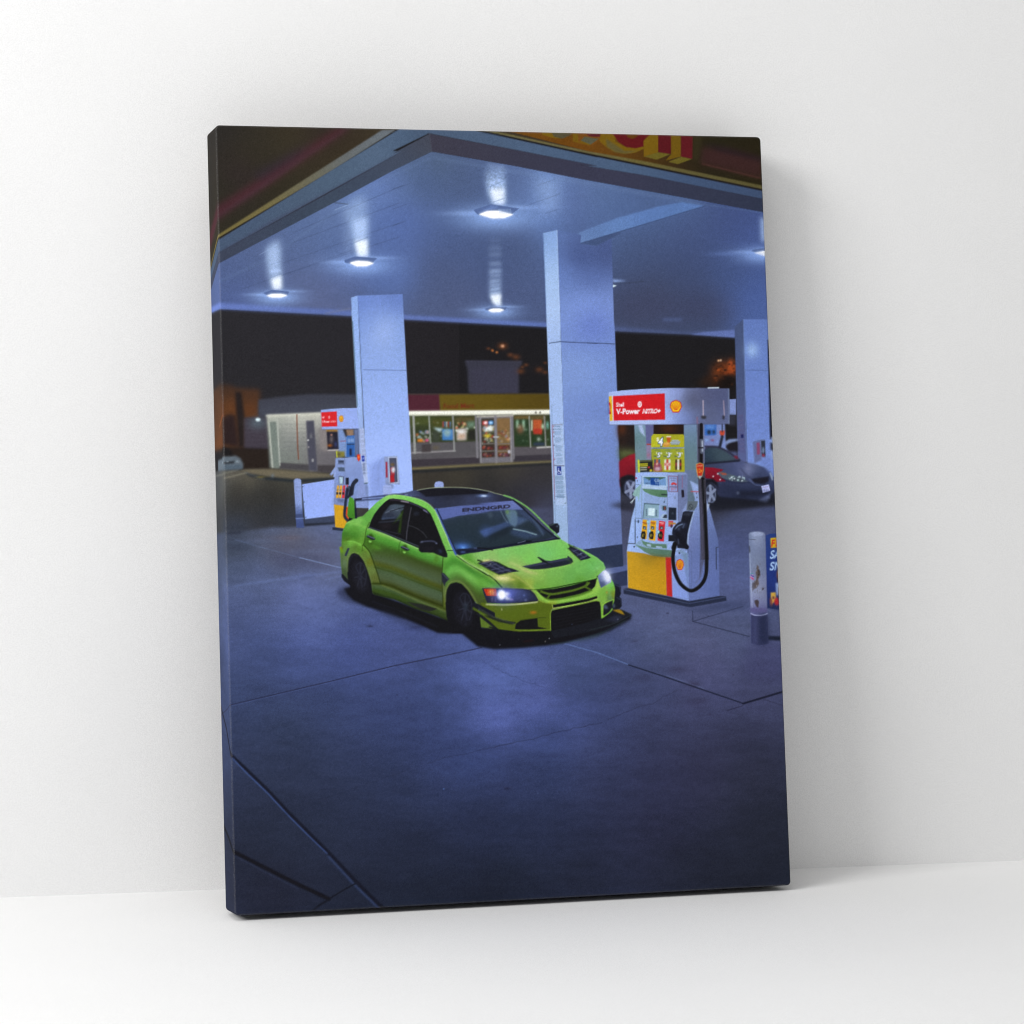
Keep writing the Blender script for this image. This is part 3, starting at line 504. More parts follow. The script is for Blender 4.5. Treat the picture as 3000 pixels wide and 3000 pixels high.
    for x, y in ((325,662),(270,1125)): ell('M', x, y, 3, 3, (120,130,180), .5, .45)

def paint_left_pump():
    # low white panel, bollard and pump by the left pillar
    fill('K 1050,470 1385,425 1400,430 1385,520 1055,545', (58,66,92), blur=1.5); fill('K 1050,520 1400,505 1400,520 1050,548', (34,38,48), blur=2)
    shade('K 1020,75 1405,15 1440,15 1390,428 1055,470', 'K 1100,100:142,164,232 1350,100:150,172,240 1150,400:150,174,244 1350,380:146,170,238'); line('K 1020,75 1055,470', 1.8, (40,50,66), a=.7)
    for x, y in ((1032,102),(1050,275),(1068,448),(1400,60)): ell('K', x, y, 5, 6, (40,44,60))
    shade('K 930,30 945,12 970,8 1000,14 1014,30 1032,415 1048,560 1040,568 960,568', 'K 945,100:112,128,185 985,100:160,178,232 1005,300:150,170,230 965,380:104,122,180 1000,430:70,84,135 985,520:62,76,132 1030,520:60,74,126 970,430:68,84,136')
    fill('K 950,415 1034,410 1036,450 952,455', (62,74,118)); line('K 956,462 1042,458', 2.5, (110,128,190)); fill('K 930,100 1014,96 1015,106 930,110', (120,136,190), a=.5)
    # pump body
    fill('D 1235,1490 1450,1478 1480,1560 1540,1960 1230,1960 1215,1800', (132,148,205))
    shade('D 1235,1490 1330,1488 1450,1478 1480,1560 1470,1700 1400,1960 1220,1960', 'D 1260,1520:128,146,200 1400,1520:140,160,215 1400,1700:126,146,205 1260,1850:120,136,190 1440,1600:120,138,196')
    fill('D 1255,1505 1315,1508 1315,1550 1258,1548', (92,104,140)); fill('D 1265,1515 1310,1516 1310,1532 1268,1531', (52,60,84)); fill('D 1255,1575 1318,1578 1320,1615 1262,1612', (74,88,112)); fill('D 1330,1290 1420,1275 1420,1480 1325,1480', (120,150,205))
    fill('D 1262,1658 1315,1660 1312,1735 1266,1738', (94,104,136)); fill('D 1270,1668 1302,1670 1300,1730 1272,1732', (170,200,220)); fill('D 1330,1675 1358,1675 1358,1740 1330,1740', (28,30,44))
    line('D 1320,1478 1325,1960', 1.6, (90,100,140), a=.5)
    # posts and posters above
    fill('D 1255,1215 1300,1215 1335,1300 1330,1480 1265,1430', (120,145,200), blur=2); fill('D 1330,1215 1405,1215 1405,1290 1345,1290', (140,115,95), blur=2); fill('D 1405,1215 1455,1215 1455,1480 1420,1470', (96,110,152), blur=2)
    fill('D 1338,1278 1412,1275 1416,1475 1336,1478', (46,96,176)); fill('D 1340,1285 1410,1283 1411,1350 1342,1352', (86,124,190), blur=2, a=.7); fill('D 1340,1356 1412,1354 1413,1362 1340,1364', (40,50,70)); fill('D 1365,1400 1385,1400 1387,1465 1366,1465', (30,34,60), blur=1.5)
    for x in (1352,1366,1384,1398): line([P('D',x,1310), P('D',x+2,1335)], 2, (185,200,225), blur=1, a=.8)
    fill('D 1240,1425 1320,1425 1320,1480 1245,1480', (120,118,60), blur=2); line('D 1243,1425 1248,1480', 2.6, (200,210,50)); ell('D', 1265,1455,14,10,(60,50,50),2,.8); ell('D',1300,1450,12,8,(150,130,50),2); line('D 1280,1330 1330,1328', 2.4, (150,90,110), a=.8)
    fill('D 1435,1455 1465,1452 1468,1500 1452,1522 1438,1500', (206,60,40)); ell('D', 1452, 1480, 8, 12, (230,120,40), 1)
    # head sign
    shade('D 1094,1035 1180,1025 1300,1018 1436,1016 1452,1212 1300,1215 1105,1218', 'D 1120,1040:140,160,215 1270,1150:150,170,232 1400,1100:146,168,232 1400,1190:150,172,235')
    fill('D 1098,1058 1245,1048 1250,1190 1104,1194', (206,38,44)); text('hell', 'D', 1106, 1115, 1128, 1114, 22, (240,225,235), bold=.02); text('V-Power', 'D', 1106, 1157, 1178, 1154, 22, (245,230,238), bold=.03); text('NiTRO+', 'D', 1186, 1153, 1238, 1151, 16, (245,230,238), bold=.02, slant=.2); ell('D', 1174, 1104, 7, 13, (240,225,235)); ell('D', 1174, 1104, 3, 7, (206,38,44))
    logo('D', 1287, 1117, 44, 62, (190,90,40), (225,180,40)); line('D 1105,1218 1300,1216 1450,1213', 2, (90,100,150), a=.6)
    # paper towel, buttons, nozzle, yellow base
    fill('D 1236,1560 1180,1640 1192,1655 1215,1635 1212,1670 1232,1665 1245,1590', (140,158,210)); line('D 1180,1640 1196,1655', 1.5, (90,100,150))
    for x, c in ((1248,(222,160,40)),(1276,(222,160,40)),(1305,(200,50,60))):
        fill([P('D',x,1748), P('D',x+20,1746), P('D',x+12,1868), P('D',x-12,1866)], c); ell('D', x+1, 1822, 9, 13, (34,32,34)); ell('D', x+4, 1790, 6, 8, (90,90,100), 1)
    fill('D 1336,1742 1352,1742 1354,1775 1340,1775', (190,70,80)); fill('D 1210,1870 1340,1880 1350,1932 1215,1932', (96,106,150), blur=4, a=.5)
    fill('K 1385,300 1500,315 1548,330 1550,500 1520,570 1490,572 1400,560', (206,156,36)); fill('K 1515,330 1548,335 1550,500 1525,520', (200,70,40)); fill('K 1366,560 1400,560 1490,575 1490,605 1370,592', (40,46,66)); fill('K 1385,235 1520,250 1530,330 1500,318 1385,300', (120,134,186))
    fill('K 1420,230 1500,250 1495,280 1430,270', (90,102,140), blur=2)
    line('K 1640,30 1600,80 1585,180', 11, (36,40,54), smooth=True); fill('K 1520,120 1560,90 1590,110 1590,200 1540,240 1520,200', (30,32,46), blur=1); line('K 1530,160 1515,300 1505,430 1540,485', 8, (34,42,62), smooth=True); ell('K', 1550, 110, 14, 12, (80,100,130), 2); line('K 1560,120 1545,200', 2, (90,110,150), a=.6)
    # short posts behind the car
    shade('D 1680,1760 1690,1745 1725,1740 1758,1748 1766,1765 1766,1880 1682,1880', 'D 1700,1790:160,176,230 1750,1800:120,136,196 1720,1760:176,192,240')
    shade('E 395,1735 405,1715 440,1706 475,1715 483,1735 485,1790 396,1790', 'E 420,1740:160,176,232 470,1750:128,142,196'); line('D 1684,1768 1764,1768', 1.5, (120,136,190), a=.5)

def paint_right_pump():
    # car behind, red and grey
    fill('F 300,1420 330,1350 455,1380 460,1480 310,1520', (70,80,44), blur=6, a=.8); fill('F 300,1180 470,1180 470,1430 310,1420', (34,28,28), blur=4); glow('F', 330, 1250, 30, 60, (80,40,24), .7); fill('F 305,1395 460,1400 460,1470 310,1480', (92,100,60), blur=8, a=.7)
    shade('F 300,1525 340,1490 400,1460 470,1440 480,1700 420,1700 310,1760', 'F 340,1550:132,24,38 420,1500:150,28,44 340,1650:120,22,36 430,1620:104,20,34', blur=2)
    fill('F 305,1700 320,1670 380,1645 430,1650 480,1680 490,1900 420,1885 330,1820', (24,24,32), blur=2)
    ell('F', 405, 1780, 62, 92, (40,44,62), 1.5, rot=-.15); ell('F', 410, 1782, 54, 84, (104,112,148), 1.5, rot=-.15); ell('F', 410, 1782, 46, 74, (52,56,82), 1.5, rot=-.15)
    for k in range(5):
        an = k*1.2566+.3; line([P('F',412,1785), P('F',412+50*math.cos(an),1785+78*math.sin(an))], 8, (136,144,180), blur=1)
    fill('F 430,1885 200,1932 480,2000 I 150,440 280,470 230,560', (36,36,48), blur=6, a=.8)
    # second car at right (far), silver
    fill('F 1290,1340 1340,1310 1420,1305 1420,1330 1340,1350 1310,1380', (130,146,196), blur=2); fill('F 1300,1370 1420,1330 1420,1430 1330,1430', (30,28,36), blur=3); fill('F 1300,1430 1420,1430 1420,1510 1340,1490', (84,92,138), blur=4)
    # pump seen behind, and small sign
    fill('F 1340,935 1405,930 1405,1080 1342,1080', (128,144,205)); fill('F 1338,1080 1405,1082 1405,1180 1340,1180', (60,62,80), blur=4, a=.7)
    shade('F 1100,1165 1300,1165 1310,1390 1350,1450 1100,1450', 'F 1150,1330:110,124,185 1280,1250:116,134,195 1290,1400:130,150,212 1150,1400:124,138,196', blur=1.5)
    fill('F 1108,1172 1220,1170 1218,1272 1110,1275', (48,100,190), blur=1.5); ell('F', 1150, 1245, 16, 22, (34,44,60), 2); ell('F', 1195, 1242, 12, 20, (36,56,80), 2); fill('F 1120,1180 1205,1180 1205,1210 1120,1212', (150,180,225), blur=4, a=.5)
    fill('F 1250,1230 1300,1228 1296,1270 1272,1285 1252,1265', (190,72,50), blur=1.2); line('F 1275,1170 1275,1240', 3, (40,44,60), blur=1); line('F 1275,1285 1250,1390', 8, (34,38,54), blur=1.5); ell('F', 1130, 1318, 14, 12, (140,180,230), 3)
    ell('F', 1183,1320,16,7,(150,70,90),2); fill('F 1110,1375 1180,1370 1180,1390 1110,1392', (130,90,130), blur=4, a=.5)
    # grey bonnet, red wing
    fill('J 1000,1000 1800,1150 1840,1330 1000,1360', (26,28,40), blur=6)
    shade('J 1040,760 1070,700 1150,695 1260,720 1330,760 1430,840 1500,870 1600,890 1720,930 1780,980 1800,1030 1850,1040 1850,1220 1700,1260 1640,1290 1500,1270 1230,1250 1100,1150 1040,1060', 'J 1100,720:50,50,75 1200,740:55,60,80 1150,900:55,62,94 1300,900:70,78,117 1450,900:72,80,124 1450,950:92,99,142 1520,940:126,132,176 1600,930:80,89,127 1700,970:62,70,107 1750,1020:58,68,109 1650,1020:50,58,92 1400,970:60,68,109 1300,1150:38,43,70 1400,1130:48,55,87 1500,1130:47,55,89 1600,1200:38,45,73 1450,1230:26,31,50 1750,1180:45,53,87 1820,1130:50,58,99', blur=2)
    shade('J 1055,740 1120,700 1250,730 1330,790 1420,850 1200,870 1060,890', 'J 1100,800:45,63,79 1200,780:62,79,91 1300,820:68,87,97 1100,860:37,48,68 1380,845:44,53,74', blur=1.5)
    line('J 1060,700 1200,705 1320,760 1440,850', 5, (44,46,66), blur=1.5); line('J 1060,885 1430,855', 5, (28,30,44), blur=1.5); fill('J 1370,800 1410,800 1425,840 1390,830', (120,40,60), blur=2)
    shade('J 1060,925 1150,930 1260,950 1220,1000 1290,1080 1180,1085 1120,1050 1060,1045', 'J 1100,960:150,24,44 1200,970:128,22,42 1130,1020:110,18,36 1250,1060:110,22,46')
    fill('J 1190,985 1240,970 1300,990 1400,1020 1500,1060 1530,1085 1450,1090 1340,1075 1240,1040', (76,88,104), blur=1); fill('J 1215,980 1290,990 1300,1010 1250,1010', (150,80,66), blur=1)
    R = random.Random(3)
    for k in range(26): ell('J', R.uniform(1320,1490), 1045+R.uniform(-22,24), R.uniform(4,9), R.uniform(4,8), R.choice([(200,230,235),(150,200,190),(220,240,250),(40,44,56)]), 1, .85)
    for x, y in ((1200,998),(1150,1025),(1225,1060),(1350,1035),(1380,1050),(1465,1072)): ell('J', x, y, 9, 8, (225,240,250), 1)
    fill('J 1560,1055 1650,1040 1760,1025 1755,1080 1700,1110 1600,1095', (26,26,38), blur=2); line('J 1540,1050 1600,1120 1690,1130', 3, (92,104,150), blur=1.5)
    fill('J 1420,1190 1760,1180 1740,1230 1450,1235', (24,26,38), blur=4); ell('J', 1418, 1205, 14, 16, (120,130,160), 2)
    fill('J 1270,1100 1400,1130 1600,1150 1780,1130 1800,1200 1600,1260 1400,1240 1260,1210', (34,40,66), blur=7, a=.45); line('J 1450,930 1500,1000 1560,1050', 3, (48,54,84), blur=2, a=.8, smooth=True); line('J 1240,1045 1340,1082 1450,1096 1540,1092 1620,1135 1700,1140', 3, (34,38,62), blur=1.5, a=.8, smooth=True)
    fill('J 1672,1130 1755,1112 1772,1180 1690,1205', (176,182,232)); text('CALIF', 'J', 1690, 1152, 1745, 1142, 12, (120,60,80), a=.7); 
    for x in range(6): line([P('J',1694+x*11,1168), P('J',1696+x*11,1190)], 2.2, (110,115,165), a=.7)
    fill('J 1635,1290 1720,1245 1790,1210 1780,1250 1735,1310', (112,124,176), blur=3); fill('J 1760,1230 1840,1170 1840,1290 1790,1290', (30,32,46), blur=3)
    fill('J 1080,1330 1640,1290 1850,1250 1850,1300 1500,1370 1150,1400', (24,26,36), blur=8)
    line('J 1770,990 1798,1060', 4, (176,190,215), blur=1.5)
    ell('J', 1120, 1210, 70, 115, (26,28,38), 1.5, rot=-.12); ell('J', 1125, 1215, 55, 100, (96,106,138), 1.2, rot=-.12); ell('J', 1122, 1215, 44, 86, (44,48,68), 1.2, rot=-.12)
    for k in range(5):
        an = k*1.2566+.75; line([P('J',1125,1215), P('J',1125+48*math.cos(an),1215+90*math.sin(an))], 8, (128,138,172), blur=1)
    fill('J 1060,1060 1150,1050 1200,1100 1210,1200 1190,1130 1130,1090 1060,1110', (22,22,32), blur=2)
    # far right: white car bits, extinguisher box on the right pillar
    fill('J 1580,650 1660,625 1680,640 1678,850 1600,880', (98,108,158), blur=1.5); fill('J 1665,625 1715,625 1722,820 1675,815', (92,104,146), blur=1); fill('J 1672,640 1712,638 1718,800 1680,800', (44,48,62)); fill('J 1622,660 1655,655 1660,785 1626,790', (132,70,104), blur=1); ell('J', 1694, 740, 12, 36, (120,140,180), 2); fill('J 1680,780 1710,780 1712,812 1684,812', (130,50,70), blur=1.5)
    fill('F 1735,1290 1760,1285 1780,1330 1770,1500 1740,1500', (150,168,215), blur=2); fill('F 1728,1340 1775,1360 1775,1420 1730,1410', (36,38,56), blur=2); fill('F 1640,1500 1730,1480 1735,1650 1700,1600 1650,1540', (110,130,200), blur=4, a=.8)
    # ---- pump: posts between sign and body
    fill('F 292,1175 450,1175 450,1300 305,1340', (36,28,27), blur=3); glow('F', 330, 1220, 30, 40, (84,44,26), .8)
    fill('F 625,1170 915,1170 915,1265 625,1265', (34,24,22), blur=1); glow('F', 770, 1210, 60, 30, (78,40,24), .7)
    shade('F 445,1172 560,1172 560,1330 605,1340 605,1640 458,1640', 'F 480,1210:140,164,210 480,1290:90,124,120 520,1400:110,134,150 530,1560:112,136,150 470,1500:108,136,140')
    shade('F 550,1172 628,1172 625,1400 560,1420', 'F 590,1200:96,96,146 590,1350:96,100,150'); fill('F 480,1175 520,1175 550,1290 500,1240', (165,185,225), blur=1.5)
    shade('F 912,1170 1035,1168 1045,1932 940,1932 915,1620', 'F 960,1200:128,150,210 970,1300:100,128,150 960,1400:96,124,130 1000,1600:100,124,130 960,1800:112,132,160')
    shade('F 845,1620 950,1600 1040,1600 1100,1600 1120,1932 1120,2000 850,2000', 'F 900,1700:108,120,170 1000,1700:96,116,140 980,1850:88,110,120 880,1900:108,118,168')
    fill('F 560,1350 612,1355 606,1500 562,1500', (140,126,160), blur=1.5); fill('F 562,1352 610,1354 608,1366 562,1364', (160,66,60)); ell('F', 580, 1460, 14, 12, (170,90,90), 3, .6)
    # advertising panels
    shade('F 605,1285 625,1262 905,1264 916,1275 916,1388 605,1388', 'F 640,1300:178,180,40 760,1280:150,150,40 880,1300:170,168,36 650,1370:190,190,44 880,1370:176,172,40')
    text('$', 'F', 653, 1328, 682, 1328, 34, (240,245,250), bold=.01); text('4', 'F', 664, 1372, 716, 1374, 78, (24,54,110), bold=.07, slant=.12); text('4', 'F', 668, 1370, 712, 1372, 74, (240,245,250), bold=.03, slant=.12)
    fill('F 750,1290 790,1290 784,1345 756,1345', (190,90,36), blur=1); fill('F 748,1282 792,1282 792,1292 748,1292', (235,235,230)); ell('F', 748, 1362, 34, 22, (205,140,60), 2); ell('F', 748, 1352, 26, 9, (225,180,100), 2)
    for k, (x0, x1) in enumerate(((805,858),(795,875),(785,872),(795,865))): line([P('F',x0,1322+k*11), P('F',x1,1322+k*11)], 2.8, (190,205,225), blur=.6); line([P('F',x0,1326+k*11), P('F',x1,1326+k*11)], 1.4, (40,60,110), a=.7)
    shade('F 605,1402 916,1398 922,1620 612,1620', 'F 630,1420:150,160,46 760,1450:140,156,60 900,1420:170,170,40 640,1600:150,150,44 780,1580:176,176,40 900,1600:160,160,36'); line('F 605,1394 916,1392', 3.5, (140,165,190))
    for x, big, sm in ((628,'5','99'),(722,'3','49'),(822,'3','79')):
        text(big, 'F', x+30, 1482, x+62, 1482, 46, (34,56,110), bold=.06, slant=.12); text(big, 'F', x+32, 1480, x+60, 1480, 43, (242,246,252), bold=.03, slant=.12)
        text('2 for' if x != 722 else '3 for', 'F', x, 1478, x+26, 1478, 14, (34,56,110), bold=.03); text(sm, 'F', x+62, 1454, x+80, 1454, 17, (225,232,240), bold=.03); line([P('F',x+14,1416), P('F',x+62,1415)], 2, (90,110,100), a=.8)
        text('$', 'F', x+22, 1452, x+34, 1452, 20, (225,232,240), bold=.03)
    for x, cs in ((645,[(70,60,110),(190,80,70),(60,80,150)]),(742,[(225,228,240),(200,60,70),(225,228,240)]),(845,[(60,40,40),(225,225,235),(70,40,44)])):
        for k in range(3):
            fill([P('F',x+k*20-12,1500), P('F',x+k*20+4,1500), P('F',x+k*20+5,1600), P('F',x+k*20-13,1600)], cs[k], blur=1.2)
            fill([P('F',x+k*20-12,1535), P('F',x+k*20+4,1535), P('F',x+k*20+4,1562), P('F',x+k*20-12,1562)], (190,60,70) if k != 1 else (230,230,236), blur=1.2, a=.7)
    fill('F 497,1510 618,1506 622,1618 500,1622', (34,36,36)); line('F 485,1512 490,1622', 5, (200,212,50)); line('F 500,1518 610,1514', 3, (120,124,80), a=.8)
    for y in (1545,1562): line([P('F',502,y), P('F',568,y-2)], 3.6, (196,190,40))
    for y in (1580,1600): line([P('F',506,y), P('F',560,y-2)], 3.6, (168,170,150))
    ell('F', 600, 1590, 26, 28, (40,36,36), 1); ell('F', 602, 1606, 14, 12, (196,180,40), 1); ell('F', 582, 1576, 12, 9, (190,50,50), 1); fill('F 625,1560 700,1545 715,1615 630,1618', (150,70,90), blur=2, a=.75); ell('F', 665, 1590, 26, 18, (210,200,220), 2, .7)
    # ---- head sign
    S = 'J 12,108 150,90 400,72 640,64 1000,62 1325,68 1328,452 900,458 22,466'
    shade(S, 'J 20,120:165,184,236 300,90:165,184,244 660,100:165,184,242 650,400:165,187,245 780,120:147,162,225 780,380:140,160,228 860,150:90,94,127 850,400:105,121,181 920,200:81,81,107 1100,150:77,81,118 1250,200:77,83,123 1100,350:88,94,129 1000,420:94,101,140 1280,400:96,105,151 100,445:176,195,245 500,440:184,206,245')
    fill('J 14,155 48,150 58,418 24,422', (224,178,40)); text('2', 'J', 12, 342, 36, 340, 118, (190,40,30), bold=.04); fill('J 0,200 13,200 20,345 0,345', (96,118,188))
    fill('J 56,152 622,122 626,408 64,418', (206,28,36)); line('J 52,152 62,420', 2.5, (215,222,240))
    W = (240,232,240)
    text('Shell', 'J', 92, 266, 180, 264, 44, W, bold=.03); text('V-Power', 'J', 92, 348, 352, 342, 58, W, bold=.045); text('NiTRO+', 'J', 378, 338, 572, 334, 44, W, bold=.075, slant=.22)
    for y in (305, 319): line([P('J',385,y), P('J',540,y-2)], 1.2, (206,28,36), a=.8)
    ell('J', 350, 241, 23, 34, W); ell('J', 350, 241, 13, 21, (206,60,60)); 
    for k in range(8): line([P('J',350+5*math.cos(k*.785),241+8*math.sin(k*.785)), P('J',350+15*math.cos(k*.785),241+24*math.sin(k*.785))], 1.5, W)
    ell('J', 371, 206, 3, 4, W); ell('J', 358, 300, 3, 4, W)
    logo('J', 743, 262, 128, 134)
    line('J 1040,200 1042,380', 2.4, (214,190,200), blur=1); line('J 1262,200 1272,365', 2, (200,170,180), blur=1); fill('J 1018,365 1075,368 1070,400 1022,398', (48,48,56), blur=1.5); fill('J 1250,365 1275,365 1272,405 1252,405', (48,46,56), blur=1.5); line('J 1318,75 1320,450', 3.5, (110,122,160), blur=1); line('J 975,380 978,452', 3, (140,96,120), blur=1.5)
    line('J 1095,62 1208,60', 3.5, (215,230,245)); line('J 22,464 1328,454', 2, (80,84,120), a=.6)
    # ---- body
    shade('J 302,985 420,978 850,985 868,1000 870,1400 870,1932 I 890,1000 885,1500 I 220,1390 210,985 235,800 262,620 300,480', 'J 320,1010:156,182,244 600,995:162,189,245 340,1250:154,184,225 335,1450:143,171,225 I 260,700:165,193,245 I 330,800:145,173,233 I 240,930:165,191,245 J 720,1250:158,180,239 J 810,1100:123,136,189 J 820,1300:114,127,176 I 500,900:149,176,225 I 800,1100:140,162,225 I 800,1350:147,169,237 I 700,800:154,178,233 I 840,1470:136,158,233')
    fill('J 768,1010 866,1000 870,1300 850,1330 812,1400 800,1520 770,1560', (102,112,156), blur=1, a=.75)
    line('J 770,1010 768,1500', 1.8, (84,92,130), a=.7); line('J 372,1020 372,1500', 1.8, (110,130,160), a=.8); line('J 302,1480 650,1500 I 302,625', 1.5, (70,84,110), a=.6); line('J 648,1010 650,1480', 2, (96,112,140), a=.8)
    line('I 208,900 300,905 300,640', 2, (40,46,60)); line('I 303,640 303,480', 1.5, (110,130,170), a=.7)
    # price display
    fill('J 385,1030 640,1034 642,1130 390,1116', (110,150,205)); fill('J 385,1030 640,1034 560,1064 450,1062', (62,96,84)); line('J 383,1024 640,1028 644,1132 388,1118 383,1024', 3, (176,202,230)); fill('J 465,1040 560,1044 562,1126 468,1118', (28,70,150))
    text('42.88', 'J', 508, 1084, 562, 1086, 34, (225,235,245)); text('9.51', 'J', 520, 1112, 560, 1114, 24, (215,228,240)); text('Gallons', 'J', 410, 1104, 458, 1106, 13, (30,36,50)); text('$', 'J', 445, 1072, 456, 1072, 16, (30,36,50))
    fill('J 370,1128 645,1140 645,1172 372,1152', (172,196,226)); shade('J 376,1158 646,1176 648,1252 560,1250 470,1225 400,1190', 'J 450,1180:98,138,110 600,1200:92,134,104 600,1240:66,100,76'); fill('J 400,1200 470,1232 560,1256 648,1258 648,1320 580,1340 400,1320', (142,166,214)); line('J 590,1222 645,1226', 3, (30,40,46))
    fill('J 612,1292 624,1292 624,1312 610,1316', (70,90,120)); 
    # screen and card reader
    fill('J 400,1318 560,1330 556,1480 385,1478', (132,164,184)); line('J 400,1320 560,1332', 2.4, (60,84,100)); fill('J 444,1368 516,1372 510,1455 440,1450', (204,228,240)); line('J 400,1325 386,1478', 1.8, (60,84,100))
    for k in range(4): ell('J', 424, 1390+k*19, 6, 6, (48,62,80)); ell('J', 530, 1398+k*18, 6, 6, (48,62,80))
    fill('J 575,1335 645,1340 645,1410 588,1400', (136,158,190)); fill('J 598,1346 640,1350 640,1396 600,1392', (46,66,74)); fill('J 616,1355 630,1356 630,1390 616,1388', (130,60,50)); fill('J 565,1480 600,1432 645,1436 645,1500', (160,184,215)); fill('J 598,1478 622,1442 645,1442 645,1480', (50,56,72)); 
    fill('J 665,1362 748,1368 748,1502 662,1498', (30,36,50)); ell('J', 708, 1428, 12, 10, (90,110,130), 2, .6)
    # notice with a small car
    line('J 665,1020 760,1026 762,1192 667,1188 665,1020', 1.8, (120,70,90)); text('CHECK BEFORE', 'J', 676, 1050, 748, 1054, 14, (80,60,90)); text('YOU DRIVE!', 'J', 685, 1076, 738, 1079, 13, (80,60,90)); fill('J 690,1108 700,1096 712,1090 730,1092 740,1100 752,1104 752,1116 690,1114', (200,60,60)); ell('J', 702, 1117, 6, 6, (150,40,50)); ell('J', 742, 1118, 6, 6, (150,40,50))
    for y in (1133,1144): line([P('J',676,y), P('J',752,y+3)], 1.5, (90,70,100), a=.8)
    text('$271', 'J', 692, 1172, 738, 1174, 24, (200,70,80)); ell('J', 735, 1260, 8, 16, (100,110,140), 2, .8)
    fill('J 802,1172 830,1172 836,1250 808,1256', (34,30,42)); line('J 815,1020 812,1150', 2.2, (160,90,110), a=.6); ell('J', 910,1358,28,32,(56,66,84),1); ell('J', 910,1358,20,24,(100,112,120),1)
    # left side: paper, bolts
    fill('J 370,1105 300,1165 270,1225 296,1245 330,1240 340,1305 352,1200', (138,176,176)); line('J 300,1262 250,1310', 2, (200,215,225)); line('J 296,1250 262,1320', 1.6, (200,215,225)); fill('J 302,1035 320,1036 320,1054 303,1054', (180,60,90)); ell('J', 323, 1074, 5, 7, (40,44,60)); text('PUSH', 'J', 308, 1118, 345, 1118, 10, (60,70,100))
    ell('I', 334, 662, 9, 17, (60,76,110)); ell('I', 324, 832, 5, 7, (40,44,60)); ell('I', 290, 936, 7, 9, (30,34,46)); ell('I', 782, 1006, 8, 11, (40,46,62)); text('PAY', 'I', 306, 668, 322, 668, 10, (60,70,100))
    # grade buttons
    for q, bx, c, lab in (('I 384,640 436,646 425,856 362,846', 388, (222,164,36), '87'), ('I 468,650 530,654 520,874 450,862', 475, (222,164,36), '89'), ('I 562,654 628,662 612,880 545,870', 573, (204,38,50), '91')):
        fill(q, c)
        fill([P('I',bx-2,712), P('I',bx+32,716), P('I',bx+32,750), P('I',bx-2,744)], (50,60,66)); ell('I', bx+16, 734, 10, 8, (170,190,205), 1)
        fill([P('I',bx-22,790), P('I',bx-10,768), P('I',bx+20,770), P('I',bx+28,800), P('I',bx+20,856), P('I',bx-10,852), P('I',bx-26,826)], (30,30,32)); text(lab, 'I', bx-14, 830, bx+12, 832, 34, (176,156,50), bold=.02)
        line([P('I',bx-4,672), P('I',bx+38,676)], 2.4, (150,50,40) if c[1] > 100 else (240,225,230), a=.8); line([P('I',bx+6,688), P('I',bx+36,690)], 2, (60,40,30) if c[1] > 100 else (240,225,230), a=.7)
    for x, y in ((440,668),(456,762),(552,774)): ell('I', x, y, 14, 20, (70,170,200)); ell('I', x, y, 10, 15, (176,205,225))
    fill('I 662,652 714,655 712,718 662,716', (190,80,96)); fill('I 666,672 742,676 742,694 664,692', (176,130,60)); ell('I', 696, 712, 12, 18, (60,54,80)); fill('I 664,808 735,812 735,880 662,876', (28,30,40))
    fill('I 300,908 372,850 400,880 500,900 640,905 650,900 650,960 300,940', (120,150,170), a=.5); shade('I 372,862 400,880 500,905 640,910 646,955 560,950 430,940 385,905', 'I 420,900:92,128,106 600,930:88,122,104'); 
    for q in ('I 425,905 470,910 474,938 430,930', 'I 525,928 590,934 600,950 530,948'): fill(q, (160,184,214))
    shade('I 304,915 430,950 700,975 695,1052 640,1052 500,1040 400,990', 'I 400,960:96,130,112 600,1010:84,116,100 680,1020:86,118,104')
    # yellow and red base
    shade('I 212,985 400,1008 500,1038 632,1052 645,1468 224,1388', 'I 300,1100:206,158,38 500,1200:200,150,30 300,1350:204,156,34 600,1400:196,146,28 600,1080:180,134,28 450,1040:140,116,40'); fill('I 632,1050 692,1052 706,1482 645,1468', (190,42,40)); fill('I 430,1015 690,1045 690,1065 500,1055', (110,88,30), blur=4, a=.6)
    shade('I 700,1045 890,1000 890,1530 706,1484', 'I 760,1200:140,162,226 840,1000:110,134,180 800,1440:136,158,228 860,1300:128,148,216', a=.9)
    shade('I 745,980 800,968 870,1010 880,1200 884,1500 880,1530 860,1300 820,1020', 'I 850,1060:100,126,140 870,1250:100,118,170', blur=2, a=.5)
    # right face of the pump
    shade('J 868,1460 940,1300 990,1180 1060,1200 1130,1440 1200,1700 I 1210,940 I 1218,1470 890,1530 880,1000 870,870', 'J 990,1400:140,162,216 J 1100,1500:104,120,178 I 960,700:116,132,192 I 900,900:112,124,180 I 1150,800:88,104,160 I 1000,1000:96,112,172 I 1190,1000:82,98,156 I 1000,1200:108,122,184 I 1150,1300:92,108,172 I 1000,1450:104,120,182 I 1180,1430:88,104,166')
    line('I 885,1000 888,1520', 1.8, (96,110,160), a=.7); line('I 800,968 915,985 915,1440', 1.6, (84,98,140), a=.7); line('I 1205,940 1182,945 1184,1180', 2, (40,44,62)); fill('I 1060,455 1085,470 1115,470 1080,560', (190,205,232), a=.7, blur=1)
    shade('I 895,215 985,260 1000,440 1000,520 955,420', 'I 930,260:150,172,222 980,400:140,160,214', blur=1); line('I 910,335 990,338', 3, (180,70,80), a=.8); ell('I', 968, 355, 7, 6, (60,60,80)); ell('I', 972, 400, 6, 12, (70,70,90), 1, .7)
